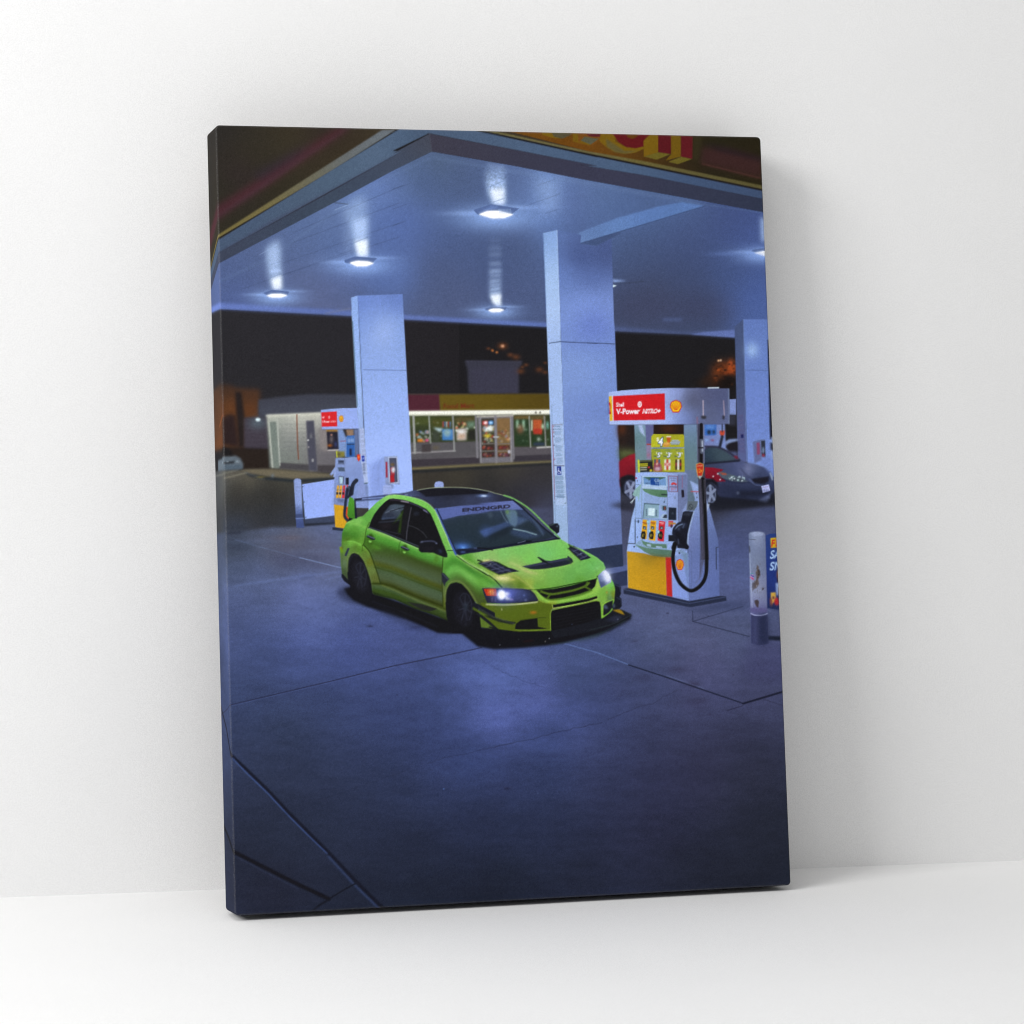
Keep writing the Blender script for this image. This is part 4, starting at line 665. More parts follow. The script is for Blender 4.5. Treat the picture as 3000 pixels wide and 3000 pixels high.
    shade('I 870,440 985,440 970,500 940,545 860,540', 'I 900,480:96,108,120 950,520:84,94,104'); ell('I', 905,502,26,30,(46,52,66),1); ell('I',905,502,19,22,(100,112,116),1); line('I 895,490 915,515', 2, (46,52,66))
    # nozzle holder, nozzle, hose
    fill('I 820,560 850,548 940,555 935,590 900,690 870,800 862,960 760,950 745,800 790,700', (26,28,40)); line('I 940,556 905,680 880,800 872,950', 4, (160,180,220), a=.9, smooth=True)
    fill('I 850,560 930,562 890,600 800,590', (60,66,84), blur=2, a=.6)
    line('I 835,700 790,700 745,745 735,790', 18, (34,38,56), smooth=True); line('I 735,760 760,715 815,690', 3, (120,140,180), blur=1, smooth=True); fill('I 720,760 760,730 790,800 760,900 735,905', (26,28,42), blur=1); line('I 765,800 860,940', 14, (22,24,34)); line('I 750,900 735,905 720,950', 14, (30,32,46)); ell('I', 775, 745, 14, 10, (100,120,160), 3, .7); line('I 820,730 835,690', 4, (70,80,110), blur=1)
    line('I 768,855 775,905', 2.5, (110,125,170), blur=1, a=.6)
    # riser pole and hose
    shade('J 975,455 1045,455 1048,880 1068,1060 1105,1932 1022,1932 988,1060 975,880', 'J 1010,500:74,74,100 1010,700:66,66,88 1020,850:56,54,66 1010,1200:60,58,74 1030,1500:64,62,80 1050,1800:62,60,78', a=.95)
    line('J 1020,460 1018,880', 9, (24,22,26)); line('J 1024,620 1026,760', 10, (90,96,118), blur=1); line('J 1030,640 1034,750', 3, (190,200,220), blur=.8); fill('J 1000,585 1040,585 1040,618 1000,618', (22,22,28)); fill('J 975,705 1048,705 1048,720 975,720', (34,32,40)); line('J 975,460 980,880', 2.5, (104,110,140)); line('J 1045,460 1050,880', 2.5, (120,130,165))
    shade('I 985,190 1066,190 1075,520 1050,1100 1030,1150 1000,1300 1010,700', 'I 1010,300:66,62,76 1010,600:70,68,90', a=.6)
    line('I 1035,200 1055,520 1072,900 1078,1150 1060,1280 1000,1370 920,1415 850,1390 780,1320 730,1200 712,1050 735,905', 10.5, (20,20,24), smooth=True); line('I 1020,200 1040,520 1055,900 1058,1150', 2, (62,60,74), smooth=True, a=.8); line('I 995,1352 920,1397 860,1376 795,1305 745,1190', 2, (62,64,80), smooth=True, a=.8)
    line('I 1000,200 1020,520 1030,900 1034,1140 1015,1250 960,1330', 2.5, (88,88,112), smooth=True, a=.5, blur=1)
    fill('J 962,892 1004,875 1046,890 1048,960 1030,1020 1005,1055 980,1025 965,960', (196,170,90)); fill('J 968,898 1004,882 1040,896 1042,958 1026,1015 1005,1045 984,1020 972,958', (186,52,36)); text('12¢', 'J', 978, 985, 1034, 985, 44, (224,150,40), bold=.03); line('J 980,912 1030,910', 2.4, (230,190,150), a=.7); fill('J 985,1020 1028,1020 1006,1056', (150,170,180))
    line('I 1048,210 1060,460', 2, (120,120,140), a=.5)
    # foot slab, shadow and emblem
    fill('I 175,1398 225,1385 890,1528 1215,1472 1290,1474 1294,1525 910,1595 880,1592 175,1448', (38,44,68)); line('I 180,1402 885,1555', 2.4, (66,76,110)); line('I 890,1555 1290,1482', 2.4, (64,74,112)); fill('I 400,1500 890,1600 940,1610 1290,1530 1540,1560 1540,1600 1100,1640 900,1640', (44,52,86), blur=8, a=.5)
    fill('I 640,1655 670,1655 665,1668 640,1664', (50,52,80), blur=1); ell('I', 1095, 1690, 14, 4, (50,52,80), 1)
    logo('I', 787, 1130, 86, 118, (190,40,36), (222,160,36))

def paint_bollard():
    fill('I 1722,815 1760,798 1950,780 1990,1640 1740,1602', (34,54,122)); shade('I 1722,815 1760,798 1950,780 1990,1640 1740,1602', 'I 1760,900:44,66,130 1800,1300:32,52,130 1760,1500:24,34,84 1820,1100:30,52,130')
    fill('I 1772,842 1950,822 1955,936 1776,950', (196,160,36)); text('F', 'I', 1780, 938, 1816, 934, 76, (186,42,40), bold=.02, slant=.14); text('I', 'I', 1830, 932, 1846, 931, 76, (186,42,40), bold=.02, slant=.14)
    text('FR', 'I', 1850, 930, 1960, 922, 78, (186,42,40), bold=.06, slant=.14) if False else None
    text('SA', 'I', 1766, 1066, 1880, 1058, 88, (160,190,232), bold=.03, slant=.14); text('SN', 'I', 1762, 1192, 1888, 1184, 88, (160,190,232), bold=.03, slant=.14)
    fill('I 1845,1190 1900,1170 1900,1340 1850,1330', (70,44,44), blur=2); fill('I 1830,1330 1900,1330 1900,1480 1840,1460', (150,170,215), blur=2); ell('I', 1858, 1240, 18, 40, (110,74,64), 2)
    fill('I 1775,1435 1830,1432 1834,1520 1780,1570', (200,160,70), blur=1.5); ell('I', 1842, 1535, 28, 46, (170,40,48), 2); fill('I 1765,1500 1790,1500 1800,1590 1770,1590', (130,70,60), blur=2); ell('I', 1805, 1490, 12, 16, (90,50,60), 1.5); fill('I 1860,1380 1880,1380 1884,1520 1866,1520', (60,30,40), blur=2)
    fill('I 1735,1560 1990,1590 1990,1650 1740,1606', (36,44,80), blur=3, a=.7)
    fill('M 1715,135 1830,140 1830,168 1700,160', (26,32,50), blur=2)
    shade('I 1536,800 1550,780 1600,772 1660,774 1700,785 1716,800 1736,1600 1745,1932 1750,1990 1640,2010 1565,1985 1550,1500', 'I 1555,850:96,110,150 1600,850:150,160,195 1650,850:134,144,178 1700,850:92,100,140 1570,1100:124,136,176 1640,1100:124,134,160 1710,1100:90,98,136 1580,1400:150,160,205 1650,1400:142,146,172 1715,1400:96,100,140 1590,1540:140,146,190 1600,1620:88,84,140 1590,1750:88,90,150 1640,1800:62,66,118 1710,1750:40,46,78 1590,1900:86,90,150 1650,1900:60,64,112 1720,1900:38,42,72')
    fill('I 1545,800 1600,772 1660,774 1710,792 1680,815 1600,822', (158,168,205), blur=2, a=.8); line('I 1540,855 1610,860', 1.6, (80,84,104)); fill('I 1556,1600 1736,1605 1738,1650 1558,1640', (92,86,140), blur=2, a=.9); line('I 1560,1662 1600,1680 1680,1682 1738,1665', 3, (172,178,225), smooth=True)
    fill('I 1562,1672 1600,1690 1680,1692 1740,1675 1752,1990 1640,2010 1563,1985', (56,60,100)); fill('I 1640,1690 1742,1680 1752,1990 1650,2008', (34,40,70), blur=8, a=.9); fill('I 1600,1690 1625,1692 1620,2000 1595,1998', (78,82,130), blur=5, a=.5)
    for s, c in (('I 1540,920 1548,930 1552,1000 1542,1000', (40,38,40)), ('I 1625,1130 1645,1150 1655,1220 1665,1240 1640,1290 1650,1340 1625,1380 1595,1400 1600,1330 1620,1280 1610,1200 1625,1190', (88,76,70)), ('I 1600,1520 1630,1512 1650,1530 1640,1600 1620,1590 1600,1545', (60,48,48)), ('I 1680,1385 1705,1380 1700,1400 1685,1415', (60,52,56)), ('I 1575,1330 1600,1320 1610,1350 1590,1400 1580,1430 1572,1380', (82,76,82)), ('I 1640,1170 1662,1210 1655,1245 1635,1255', (50,42,42))):
        fill(s, c, blur=1, a=.85)
    R = random.Random(11)
    for _ in range(30): ell('I', R.uniform(1585,1660), R.uniform(1120,1500), R.uniform(2,6), R.uniform(3,12), R.choice([(70,60,58),(170,176,200)]), .6, .7)
    fill('I 1552,1230 1575,1225 1590,1260 1588,1300 1560,1290', (176,140,190)); line('I 1558,1245 1588,1262', 3, (70,60,160)); line('I 1556,1270 1588,1290', 3, (190,60,110)); line('I 1556,1232 1580,1228', 2.5, (60,140,150))
    line('I 1548,1010 1575,1600', 2, (190,200,232), a=.5)

def paint_car():
    # ground shadow
    fill('G 25,1430 80,1385 200,1355 300,1450 460,1600 400,1610 150,1550 50,1480', (44,50,80), blur=7, a=.85)
    fill('G 120,1395 210,1370 480,1440 1450,1800 H 40,1560 860,1580 1450,1450 1600,1350 1815,1412 1800,1470 1700,1520 1560,1600 1400,1650 1200,1700 1000,1750 800,1780 500,1808 200,1822 0,1790 G 1600,1960 1300,1940 1100,1868 900,1785 640,1700 400,1620 240,1545 160,1470', (18,18,24), blur=3)
    fill('G 500,1640 700,1690 1000,1830 1250,1930 1000,1890 700,1760', (34,38,60), blur=7, a=.5)
    fill('G 820,1905 1000,1885 1180,1875 1100,1905 880,1918', (50,58,104), blur=4, a=.8)
    fill('H 1800,1465 1830,1460 1700,1540 1500,1625 1250,1700 1500,1590', (30,34,54), blur=4, a=.6)
    # rear wing end plate and wing blade
    fill('G 340,262 640,240 1000,225 1000,195 640,212 340,250', (66,76,120)); line('G 265,290 640,262 720,262', 5, (58,68,106)); fill('G 255,262 345,256 340,275 262,285', (30,34,52)); line('G 265,300 620,268', 2, (120,138,190), a=.7)
    fill('G 180,510 240,500 285,520 270,545 170,545', (20,22,28))
    # body
    BODY = 'G 65,880 88,862 95,700 112,650 150,565 230,520 280,502 360,480 440,400 530,310 620,245 700,212 780,208 950,235 1100,275 1200,335 1290,430 1350,560 1430,740 1500,890 1540,960 H 20,672 200,638 500,590 800,545 970,518 1070,578 1240,648 1400,735 1480,800 1506,858 1498,890 1560,970 1600,1040 1620,1100 1615,1230 1590,1330 1540,1400 1450,1462 1445,1250 860,1350 862,1600 480,1612 300,1590 200,1580 40,1560 0,1500 G 1840,1640 1780,1560 1500,1500 1445,1812 1300,1742 1000,1640 900,1592 750,1530 620,1500 500,1468 420,1400 200,1350 100,1240 80,1100'
    shade(BODY, 'G 130,620:88,156,48 200,560:108,178,68 300,560:126,190,82 250,650:84,148,44 230,720:66,126,34 130,720:62,116,34 150,770:70,108,32 200,815:106,170,56 330,840:104,168,52 300,880:84,130,36 250,890:84,122,40 120,900:92,132,52 110,1050:88,112,78 130,1200:60,78,46 150,1000:92,120,60 '
      'G 400,470:92,164,60 550,320:110,190,80 700,228:138,208,96 900,250:120,200,82 1100,310:118,196,76 1230,430:112,190,70 1340,640:120,192,80 1430,830:112,184,72 330,590:96,166,58 '
      'G 480,700:112,176,62 620,740:104,164,54 800,810:104,168,56 1000,890:106,172,58 1040,920:100,164,54 440,780:86,136,38 600,860:72,106,30 700,900:78,108,34 540,900:72,128,34 800,930:88,134,38 1150,980:92,160,46 1280,990:94,160,48 1000,1000:82,128,34 1250,1080:82,112,32 1100,1080:80,108,32 '
      'G 430,900:86,112,34 400,980:92,122,44 600,1000:78,98,46 750,1030:84,108,58 900,1150:92,116,66 1150,1200:88,108,60 1280,1250:84,100,54 450,1050:96,110,30 550,1085:96,104,22 750,1160:92,100,18 950,1240:90,98,18 1150,1310:86,94,18 1300,1380:78,88,18 480,1150:96,120,54 700,1200:80,98,54 900,1290:84,102,60 1100,1380:84,102,58 1280,1450:80,96,50 520,1260:88,102,40 700,1330:74,88,44 900,1400:80,94,50 1100,1490:74,90,46 1300,1560:78,84,18 1000,1450:86,88,16 '
      'G 520,1400:82,106,56 600,1450:76,100,44 700,1480:76,104,40 700,1400:80,100,44 850,1460:84,104,40 900,1520:72,96,36 1100,1560:76,96,38 1300,1640:90,116,40 1400,1760:66,84,20 1000,1610:50,66,20 1200,1700:66,84,24 '
      'G 1450,990:112,188,78 1550,1040:94,168,50 1500,1100:90,164,48 1460,1170:112,196,84 1600,1190:122,206,94 1750,1250:128,210,96 1900,1320:128,208,88 1640,1090:78,142,34 1800,1170:70,130,28 1500,1250:96,156,54 1600,1290:100,150,46 1750,1380:84,126,32 1850,1480:76,98,22 1380,1400:90,112,56 1380,1150:80,140,40 1700,1440:92,106,30 '
      'H 60,720:134,192,96 300,670:126,194,92 500,640:120,192,86 850,590:120,194,88 1000,600:122,198,86 600,760:124,198,82 800,660:118,196,98 1000,700:120,198,84 1130,720:130,190,86 150,760:140,188,96 420,820:140,188,88 60,860:126,176,70 130,900:132,168,66 240,970:160,178,84 330,980:166,182,88 440,1020:140,164,62 380,1075:104,130,38 480,1080:96,126,34 200,1040:100,158,46 50,960:96,168,50 100,1060:82,144,40 600,905:142,180,84 520,860:136,182,84 700,930:134,184,76 900,900:118,180,76 900,1030:112,172,66 1200,860:114,182,80 1300,920:104,170,74 1100,960:104,170,72 1350,840:112,190,92 1330,720:112,190,76 1450,800:112,186,88 700,1080:112,166,60 600,1050:150,178,64 1430,920:116,180,74 1200,1000:98,160,56 '
      'H 740,1150:122,178,58 800,1220:124,184,62 1000,1240:118,180,60 1250,1200:118,180,58 1390,1120:132,190,66 1420,1060:150,192,80 1480,1140:116,176,58 1590,1080:108,192,70 1560,1220:84,120,60 1590,1180:108,140,40 1480,1230:124,176,60 1460,1400:120,180,56 '
      'H 150,1300:88,140,40 230,1290:100,152,48 400,1305:110,140,48 600,1290:110,140,48 760,1290:128,156,44 860,1300:132,150,36 300,1370:88,116,28 500,1370:92,116,26 780,1350:126,136,26 700,1400:110,116,22 250,1450:80,100,26 450,1440:74,90,22 780,1470:108,124,42 780,1560:104,120,40 600,1600:92,120,34 300,1550:72,92,18 350,1500:78,92,20 60,1250:60,74,20', power=4.2, soft=.4, tone=lambda f: np.stack([f[..., 0]*1.0, f[..., 1]*.975, f[..., 2]+.08*(f[..., 1]-f[..., 2])], -1))
    D = lambda q: [(lambda r, g, b: (r*.98, g*.95, b*.80))(*(float(x) for x in c.split(','))) for c in q.split()]
    TS = [0,.08,.17,.26,.38,.52,.63,.68,.75,.87,.97,1]
    loft('G 440,630 640,705 830,785 1050,882 1420,1000 1365,1010 1352,1300 1365,1628 1100,1532 900,1452 720,1374 580,1337 480,1030 430,925 350,850 385,760 410,640',
         '350,600 430,640 830,785 1050,880 1400,1010', '350,1290 480,1330 720,1375 900,1450 1100,1530 1400,1640', TS,
         [(400, D('116,182,92 84,160,70 74,140,58 68,122,50 66,108,48 70,100,56 74,92,40 66,90,46 72,96,68 74,96,70 58,70,34 36,48,22')),
          (520, D('134,192,104 84,160,68 74,138,58 60,100,42 62,86,46 74,95,74 74,86,28 62,86,54 72,94,76 74,92,70 58,68,30 32,44,20')),
          (900, D('134,192,110 80,158,70 70,138,56 54,76,32 66,84,56 76,98,84 72,84,24 64,86,56 74,96,82 76,96,80 60,70,26 28,40,18')),
          (1250, D('110,172,92 84,160,76 74,134,60 54,70,32 68,86,62 74,94,80 70,80,22 62,84,54 72,94,80 74,94,80 58,68,24 28,38,18')),
          (1400, D('100,162,84 80,152,70 68,116,50 54,70,34 66,84,60 72,90,76 66,76,22 58,78,50 68,90,74 70,90,76 54,64,24 26,36,18'))], blur=1)
    loft('G 476,1332 580,1337 720,1374 900,1452 1100,1532 1365,1628 1410,1655 1446,1812 1300,1742 1000,1640 900,1592 750,1530 620,1500 500,1468 474,1440',
         '470,1335 580,1338 720,1375 900,1452 1100,1532 1400,1650', '470,1440 620,1500 750,1530 900,1592 1000,1640 1300,1742 1450,1815', [0,.12,.35,.6,.8,1],
         [(480, D('80,102,66 74,98,72 66,92,62 50,74,36 52,76,36 26,38,18')), (900, D('82,100,68 74,94,76 64,88,64 46,68,28 54,76,42 24,36,16')), (1400, D('84,104,62 78,100,66 70,92,56 46,66,28 58,78,44 26,38,16'))], blur=1)
    loft('G 1366,1005 1420,995 1480,915 1540,975 1700,1095 1867,1182 1932,1228 2040,1320 2107,1383 1860,1390 1880,1560 1800,1600 1750,1525 1680,1418 1600,1333 1530,1310 1455,1332 1410,1400 1385,1370 1352,1300 1356,1190',
         '1365,1000 1420,990 1480,950 1540,985 1700,1100 1867,1190 1932,1235 2107,1385', '1365,1460 1400,1420 1460,1335 1530,1312 1600,1335 1700,1430 1800,1560 1932,1620 2100,1600',
         [0,.1,.22,.32,.42,.55,.75,1],
         [(1370, D('96,160,78 88,158,72 82,150,66 80,144,64 88,152,74 86,140,70 76,112,58 70,92,54')), (1450, D('118,188,96 92,172,78 72,144,62 68,134,58 90,166,80 110,186,100 84,140,72 78,104,62')),
          (1700, D('150,202,120 62,124,54 64,130,56 100,172,84 125,192,110 106,176,92 72,104,48 72,88,56')), (1930, D('130,184,100 72,140,60 106,180,92 122,192,104 92,160,74 64,102,44 62,84,38 64,78,38')), (2100, D('96,160,70 84,160,68 96,176,80 92,160,66 72,130,54 62,96,42 62,84,36 62,76,34'))], blur=1)
    loft('H 40,1270 110,1283 300,1288 500,1280 700,1258 724,1246 760,1270 880,1290 884,1340 870,1352 858,1400 862,1602 480,1612 300,1590 200,1580 60,1560',
         '40,1272 110,1285 300,1290 500,1282 720,1252 870,1290', '40,1560 250,1592 480,1612 870,1602', [0,.04,.12,.25,.45,.65,.85,1],
         [(60, D('52,72,36 50,70,34 44,62,30 42,58,28 40,54,28 38,52,28 38,50,26 36,46,24')), (230, D('96,170,80 110,170,84 62,104,42 56,80,30 58,82,30 58,78,30 58,82,26 46,64,22')),
          (420, D('190,214,150 240,246,210 84,140,56 62,92,32 64,88,32 66,90,34 66,94,28 54,76,24')), (640, D('190,206,150 236,240,200 96,138,50 80,106,34 76,98,34 76,98,34 78,104,30 72,96,26')),
          (860, D('128,150,48 142,156,40 132,148,30 118,132,30 104,116,38 98,112,42 92,112,36 84,104,30'))], blur=1)
    clip(BODY)
    glow('H', 300, 985, 80, 26, (206,206,130), .7, rot=.15); glow('H', 560, 895, 70, 14, (180,190,110), .5, rot=.35); glow('H', 140, 775, 60, 10, (214,206,150), .5)
    fill('H 230,1080 300,1050 420,1020 560,1040 640,1105 520,1095', (92,124,36), blur=9, a=.6)
    fill('H 0,940 120,970 230,1060 200,1100 0,1080', (70,124,32), blur=9, a=.35)
    fill('H 640,1120 760,1090 1000,1060 1250,1000 1400,950 1400,985 1100,1068 800,1110', (92,150,48), blur=8, a=.5)
    fill('H 1060,800 1300,740 1400,860 1350,960 1150,930', (104,178,84), blur=14, a=.4)
    fill('H 700,700 900,600 1020,650 900,720', (112,188,100), blur=12, a=.4)
    clip()
    # soft creases and highlights
    fill('G 100,790 200,800 330,840 380,870 520,900 560,895 480,850 350,790 200,740 105,730', (70,112,28), blur=8, a=.55)
    line('G 110,812 220,808 330,850 400,900 440,960', 4, (128,190,70), blur=3, smooth=True, a=.7); fill('G 450,830 560,870 600,905 520,900', (90,160,46), blur=4, a=.6)
    line('G 165,560 300,590 430,640 640,720 900,830 1050,890', 4, (140,196,90), blur=2.5, a=.6)
    line('G 500,1125 700,1180 1000,1300 1350,1432', 2.2, (48,62,14), a=.75, blur=.8)
    line('G 480,1330 580,1335 720,1370 900,1450 1100,1530 1350,1630 1410,1660', 6, (46,54,8), blur=2.5, smooth=True, a=.85); line('G 600,1350 900,1480 1100,1570 1400,1680', 2, (140,150,60), blur=1.5, a=.5)
    
    line('G 500,1420 620,1440 760,1490 900,1540', 4, (60,84,16), blur=3, a=.6)
    fill('G 910,1560 1000,1575 1100,1590 1280,1645 1290,1655 1200,1680 1100,1660 1000,1610', (34,36,34), blur=1.2); 
    pass
    pass
    # door and panel gaps
    for s, w in (('G 440,560 400,650 380,800 360,850', 1.6), ('G 370,850 440,930 480,1030 540,1200 580,1335', 3), ('G 835,785 815,850 808,930', 1.6), ('G 1365,1005 1355,1200 1352,1300 1360,1450 1365,1620', 2.2), ('G 480,1330 580,1335', 2), ('G 350,850 352,920', 1.6)):
        line(s, w, (34,48,14), a=.85, smooth=True)
    fill('G 1345,1190 1380,1200 1445,1275 1400,1320 1385,1370 1352,1300', (36,38,52), blur=1); line('G 1360,1210 1430,1280', 2, (84,96,110), a=.7)
    line('G 1420,915 1500,915', 2, (24,40,20)); line('G 1540,985 1650,1060 1800,1150 1932,1230 H 60,905 180,985 240,1045 285,1095', 3.4, (26,50,18), smooth=True); line('G 1530,965 1700,1060 1932,1205 H 90,905 200,990', 3, (190,212,130), blur=1.5, a=.5, smooth=True)
    fill('G 60,870 80,870 110,900 105,960 80,930', (110,150,30), blur=1.5); ell('G', 90, 882, 10, 8, (150,90,40), 1)
    fill('G 165,885 192,885 150,990 125,980', (42,46,70)); line('G 100,830 95,1100 110,1230', 3, (56,80,30), a=.5, blur=2)
    fill('G 90,1210 110,1215 210,1330 215,1370 120,1300 88,1245', (22,24,32))
    # cabin glass
    GL = 'G 428,632 460,540 500,460 560,380 640,300 690,268 740,262 850,275 950,300 1050,340 1150,390 1210,450 1250,540 1300,660 1350,790 1400,960 1420,1000 1050,862 830,770 640,690'
    fill(GL, (20,20,24)); line('G 430,632 640,700 830,785 1050,875', 5, (26,28,34)); line('G 440,620 640,690 830,768 1050,858', 2, (70,74,104), a=.8)
    line('G 700,275 760,278 860,292 940,315', 4, (58,48,62), blur=1.5); line('G 840,294 930,308', 2.4, (190,180,200), blur=1); line('G 950,318 1050,355 1140,410 1180,450', 3, (62,60,84), blur=1, smooth=True); line('G 1120,405 1165,432', 2.6, (130,130,170), blur=1)
    shade('G 590,510 620,440 700,345 760,332 880,345 885,390 830,430 850,470 800,520 700,520 600,530', 'G 650,450:50,56,72 720,370:84,100,118 820,360:92,108,120 850,390:56,66,86 700,480:40,46,66 620,500:50,64,92', blur=1.5, a=.85)
    line('G 640,440 740,400 800,405', 2.5, (120,130,150), blur=1.5, a=.8); line('G 700,420 880,370', 2, (26,28,36)); line('G 560,560 700,550 830,530', 2.2, (74,84,108), blur=1.2, a=.8, smooth=True); line('G 590,520 760,500', 2, (90,110,150), blur=1.5, a=.6)
    fill('G 715,605 760,550 860,410 880,400 850,480 830,700 800,690 830,500', (48,76,20), blur=2, a=.75); fill('G 560,580 700,560 720,640 600,650', (32,28,34), blur=3, a=.7)
    fill('G 870,360 960,360 920,600 900,780 840,720 860,500', (24,24,28), a=.8); line('G 965,375 930,560 910,690 905,780', 2.6, (72,72,84), blur=.8); line('G 930,600 1000,620 1080,665 1130,710 1160,755', 1.8, (70,72,80), smooth=True, a=.8); ell('G', 1030, 450, 34, 24, (40,44,60), 3, .8); line('G 640,665 830,710', 1.8, (60,62,80), a=.7)
    # end plate on top of everything behind
    fill('G 195,240 235,262 250,300 258,500 240,516 175,495 160,470 175,330 185,260', (74,140,44)); shade('G 195,240 235,262 250,300 258,500 240,516 175,495 160,470 175,330 185,260', 'G 220,280:82,158,52 210,400:70,134,42 220,490:52,104,30', blur=.6); fill('G 250,260 262,262 286,510 262,516 256,480', (26,28,44))
    line('G 150,575 180,560 240,545', 2.5, (150,200,110), a=.7)
    # roof
    shade('G 700,215 760,205 900,185 1000,158 1200,130 1400,122 1600,124 1750,135 1932,165 H 200,-22 320,10 430,54 410,70 200,85 0,102 G 1932,330 1600,350 1270,388 1240,345 1150,280 1050,240 900,215 800,208', 'G 800,200:66,72,108 950,185:76,84,126 1050,220:66,74,112 1150,270:52,58,88 1100,180:30,32,46 1300,170:24,24,32 1500,170:24,24,34 1300,300:46,52,74 1500,300:52,58,80 1700,260:60,68,104 1900,250:64,72,108 1700,320:54,60,84 1250,340:44,48,74 1700,180:28,28,38 1900,200:44,48,68 H 100,70:54,60,90 H 250,50:40,42,60 H 380,60:34,36,50')
    fill('G 1040,160 1200,138 1450,128 1700,138 1932,175 1932,200 1700,208 1400,222 1150,240 1100,200', (24,24,32), blur=1.2)
    line('G 1040,158 1200,130 1450,121 1700,130 1932,168 H 200,-20 310,8 420,48', 2.4, (150,160,130), a=.85, smooth=True); line('H 310,8 420,46 600,160 780,330 970,515', 4.5, (112,170,96), smooth=True); line('G 700,215 780,206 950,232 1100,275 1200,335 1270,410', 3, (60,66,110), smooth=True)
    glow('G', 1870, 228, 46, 12, (120,150,220), .9); ell('G', 1880, 228, 34, 8, (225,238,255), 1.5); ell('G', 905, 216, 22, 4, (190,205,235), 1)
    # windscreen
    shade('G 1270,392 1600,352 1932,332 H 0,104 200,86 410,70 500,130 620,240 780,390 960,515 800,545 500,592 200,640 0,668 G 1932,915 1700,945 1560,970 1520,940 1440,760 1360,580 1300,460', 'G 1350,460:82,96,160 1500,430:86,100,165 1800,400:84,98,162 H 100,180:80,94,158 H 300,130:92,106,172 H 450,150:72,84,140 G 1420,620:32,44,52 G 1600,600:30,44,48 G 1850,520:36,46,52 G 1500,760:40,58,96 G 1600,860:64,94,180 G 1700,800:34,48,70 H 100,480:38,54,70 H 300,520:32,44,60 H 500,540:30,38,54 H 700,480:34,42,62 H 800,450:40,50,76 H 50,600:28,36,52 H 600,350:38,50,62 H 560,220:66,80,130')
    fill('G 1350,535 1550,480 1750,455 1932,440 H 0,215 200,185 400,178 560,176 640,300 900,500 500,592 0,660 G 1932,905 1560,945 1500,880 1400,650', (34,46,54), blur=2.5, a=.75)
    shade('G 1270,392 1600,352 1932,332 H 0,104 200,86 410,70 500,130 545,175 400,172 200,182 0,215 G 1932,440 1750,452 1550,480 1345,530 1310,460', 'G 1350,460:84,98,164 1500,430:88,102,168 1800,400:84,98,162 H 100,170:82,94,160 300,130:100,112,180 400,110:104,118,185 480,150:84,98,158', blur=1)
    text('ENDNGRD', 'G', 1607, 428, 1932+282, 378, 42, (40,40,60), bold=.045)
    for k, ch in enumerate('NEVER ALONE'):
        if ch != ' ': text(ch, 'G', 1628+k*54, 452-k*4.6, 1640+k*54, 451-k*4.6, 12, (56,60,92), bold=.02)
    # reflections in the glass
    shade('H 20,430 120,390 300,330 450,250 600,280 500,330 350,380 200,450 80,500', 'H 80,450:72,96,160 300,370:60,80,130 450,300:48,66,100 560,290:44,56,84', blur=2, a=.8)
    fill('H 325,180 440,180 465,210 466,330 440,380 380,340 330,240', (96,124,138), blur=2, a=.85); fill('H 325,180 370,180 360,230 330,220', (96,130,70), blur=2, a=.7); fill('H 400,190 470,260 600,300 440,380 380,340', (84,106,150), blur=3, a=.5)
    fill('H 440,180 560,190 700,330 800,450 760,480 650,330 540,260', (62,76,120), blur=3, a=.6); line('H 650,290 720,380 770,470', 3, (74,96,116), blur=1.5, a=.7, smooth=True); line('H 270,190 310,270 350,330', 2.5, (100,120,140), blur=1, a=.8)
    fill('H 380,430 430,400 560,420 680,460 760,490 560,520 400,470', (56,74,112), blur=4, a=.7); line('H 420,403 560,430 690,470', 3, (150,180,190), blur=1, a=.9); ell('H', 150, 235, 30, 34, (60,74,90), 3, .8); ell('H', 440, 120, 60, 20, (130,140,200), 6, .4)
    fill('H 60,500 200,440 350,380 400,400 330,470 150,540', (24,32,42), blur=4, a=.6)
    glow('G', 1610, 870, 70, 34, (70,120,220), .85); ell('G', 1620, 880, 18, 10, (150,200,255), 3); glow('G', 1900, 670, 50, 50, (62,86,150), .5); 
    fill('G 1932,660 1850,680 1880,720 1932,740', (70,92,150), blur=5, a=.6)
    # cowl and wipers, pillar, edge
    fill('G 1530,900 1932,880 H 0,640 200,612 500,560 800,520 960,505 972,522 800,548 500,594 200,642 0,674 G 1932,920 1700,948 1560,978 1530,955', (24,28,46), blur=1); line('G 1560,905 1760,895 1932,900', 3.5, (30,36,60)); ell('G', 1615, 935, 34, 8, (84,110,190), 2); line('G 1760,885 1932,895', 3, (70,84,130), blur=1)
    line('H 460,575 560,550 720,545 800,535', 5, (18,20,30), smooth=True); line('H 470,570 560,545', 2, (120,130,170), a=.8); line('H 0,628 100,635 170,650', 5, (18,20,28), smooth=True); line('H 640,545 800,530 900,505', 3, (60,64,96), a=.7)
    line('G 1275,400 1330,520 1400,680 1470,830 1530,960', 8, (66,92,170), smooth=True); line('G 1290,400 1350,530 1420,690 1490,840 1545,960', 3.5, (28,36,66), smooth=True); line('G 1260,405 1320,540 1390,700 1440,820 1480,905', 2.4, (178,216,130), blur=1, smooth=True, a=.8)
    line('H 420,62 510,140 640,260 800,410 955,520', 4.5, (26,30,42), smooth=True)
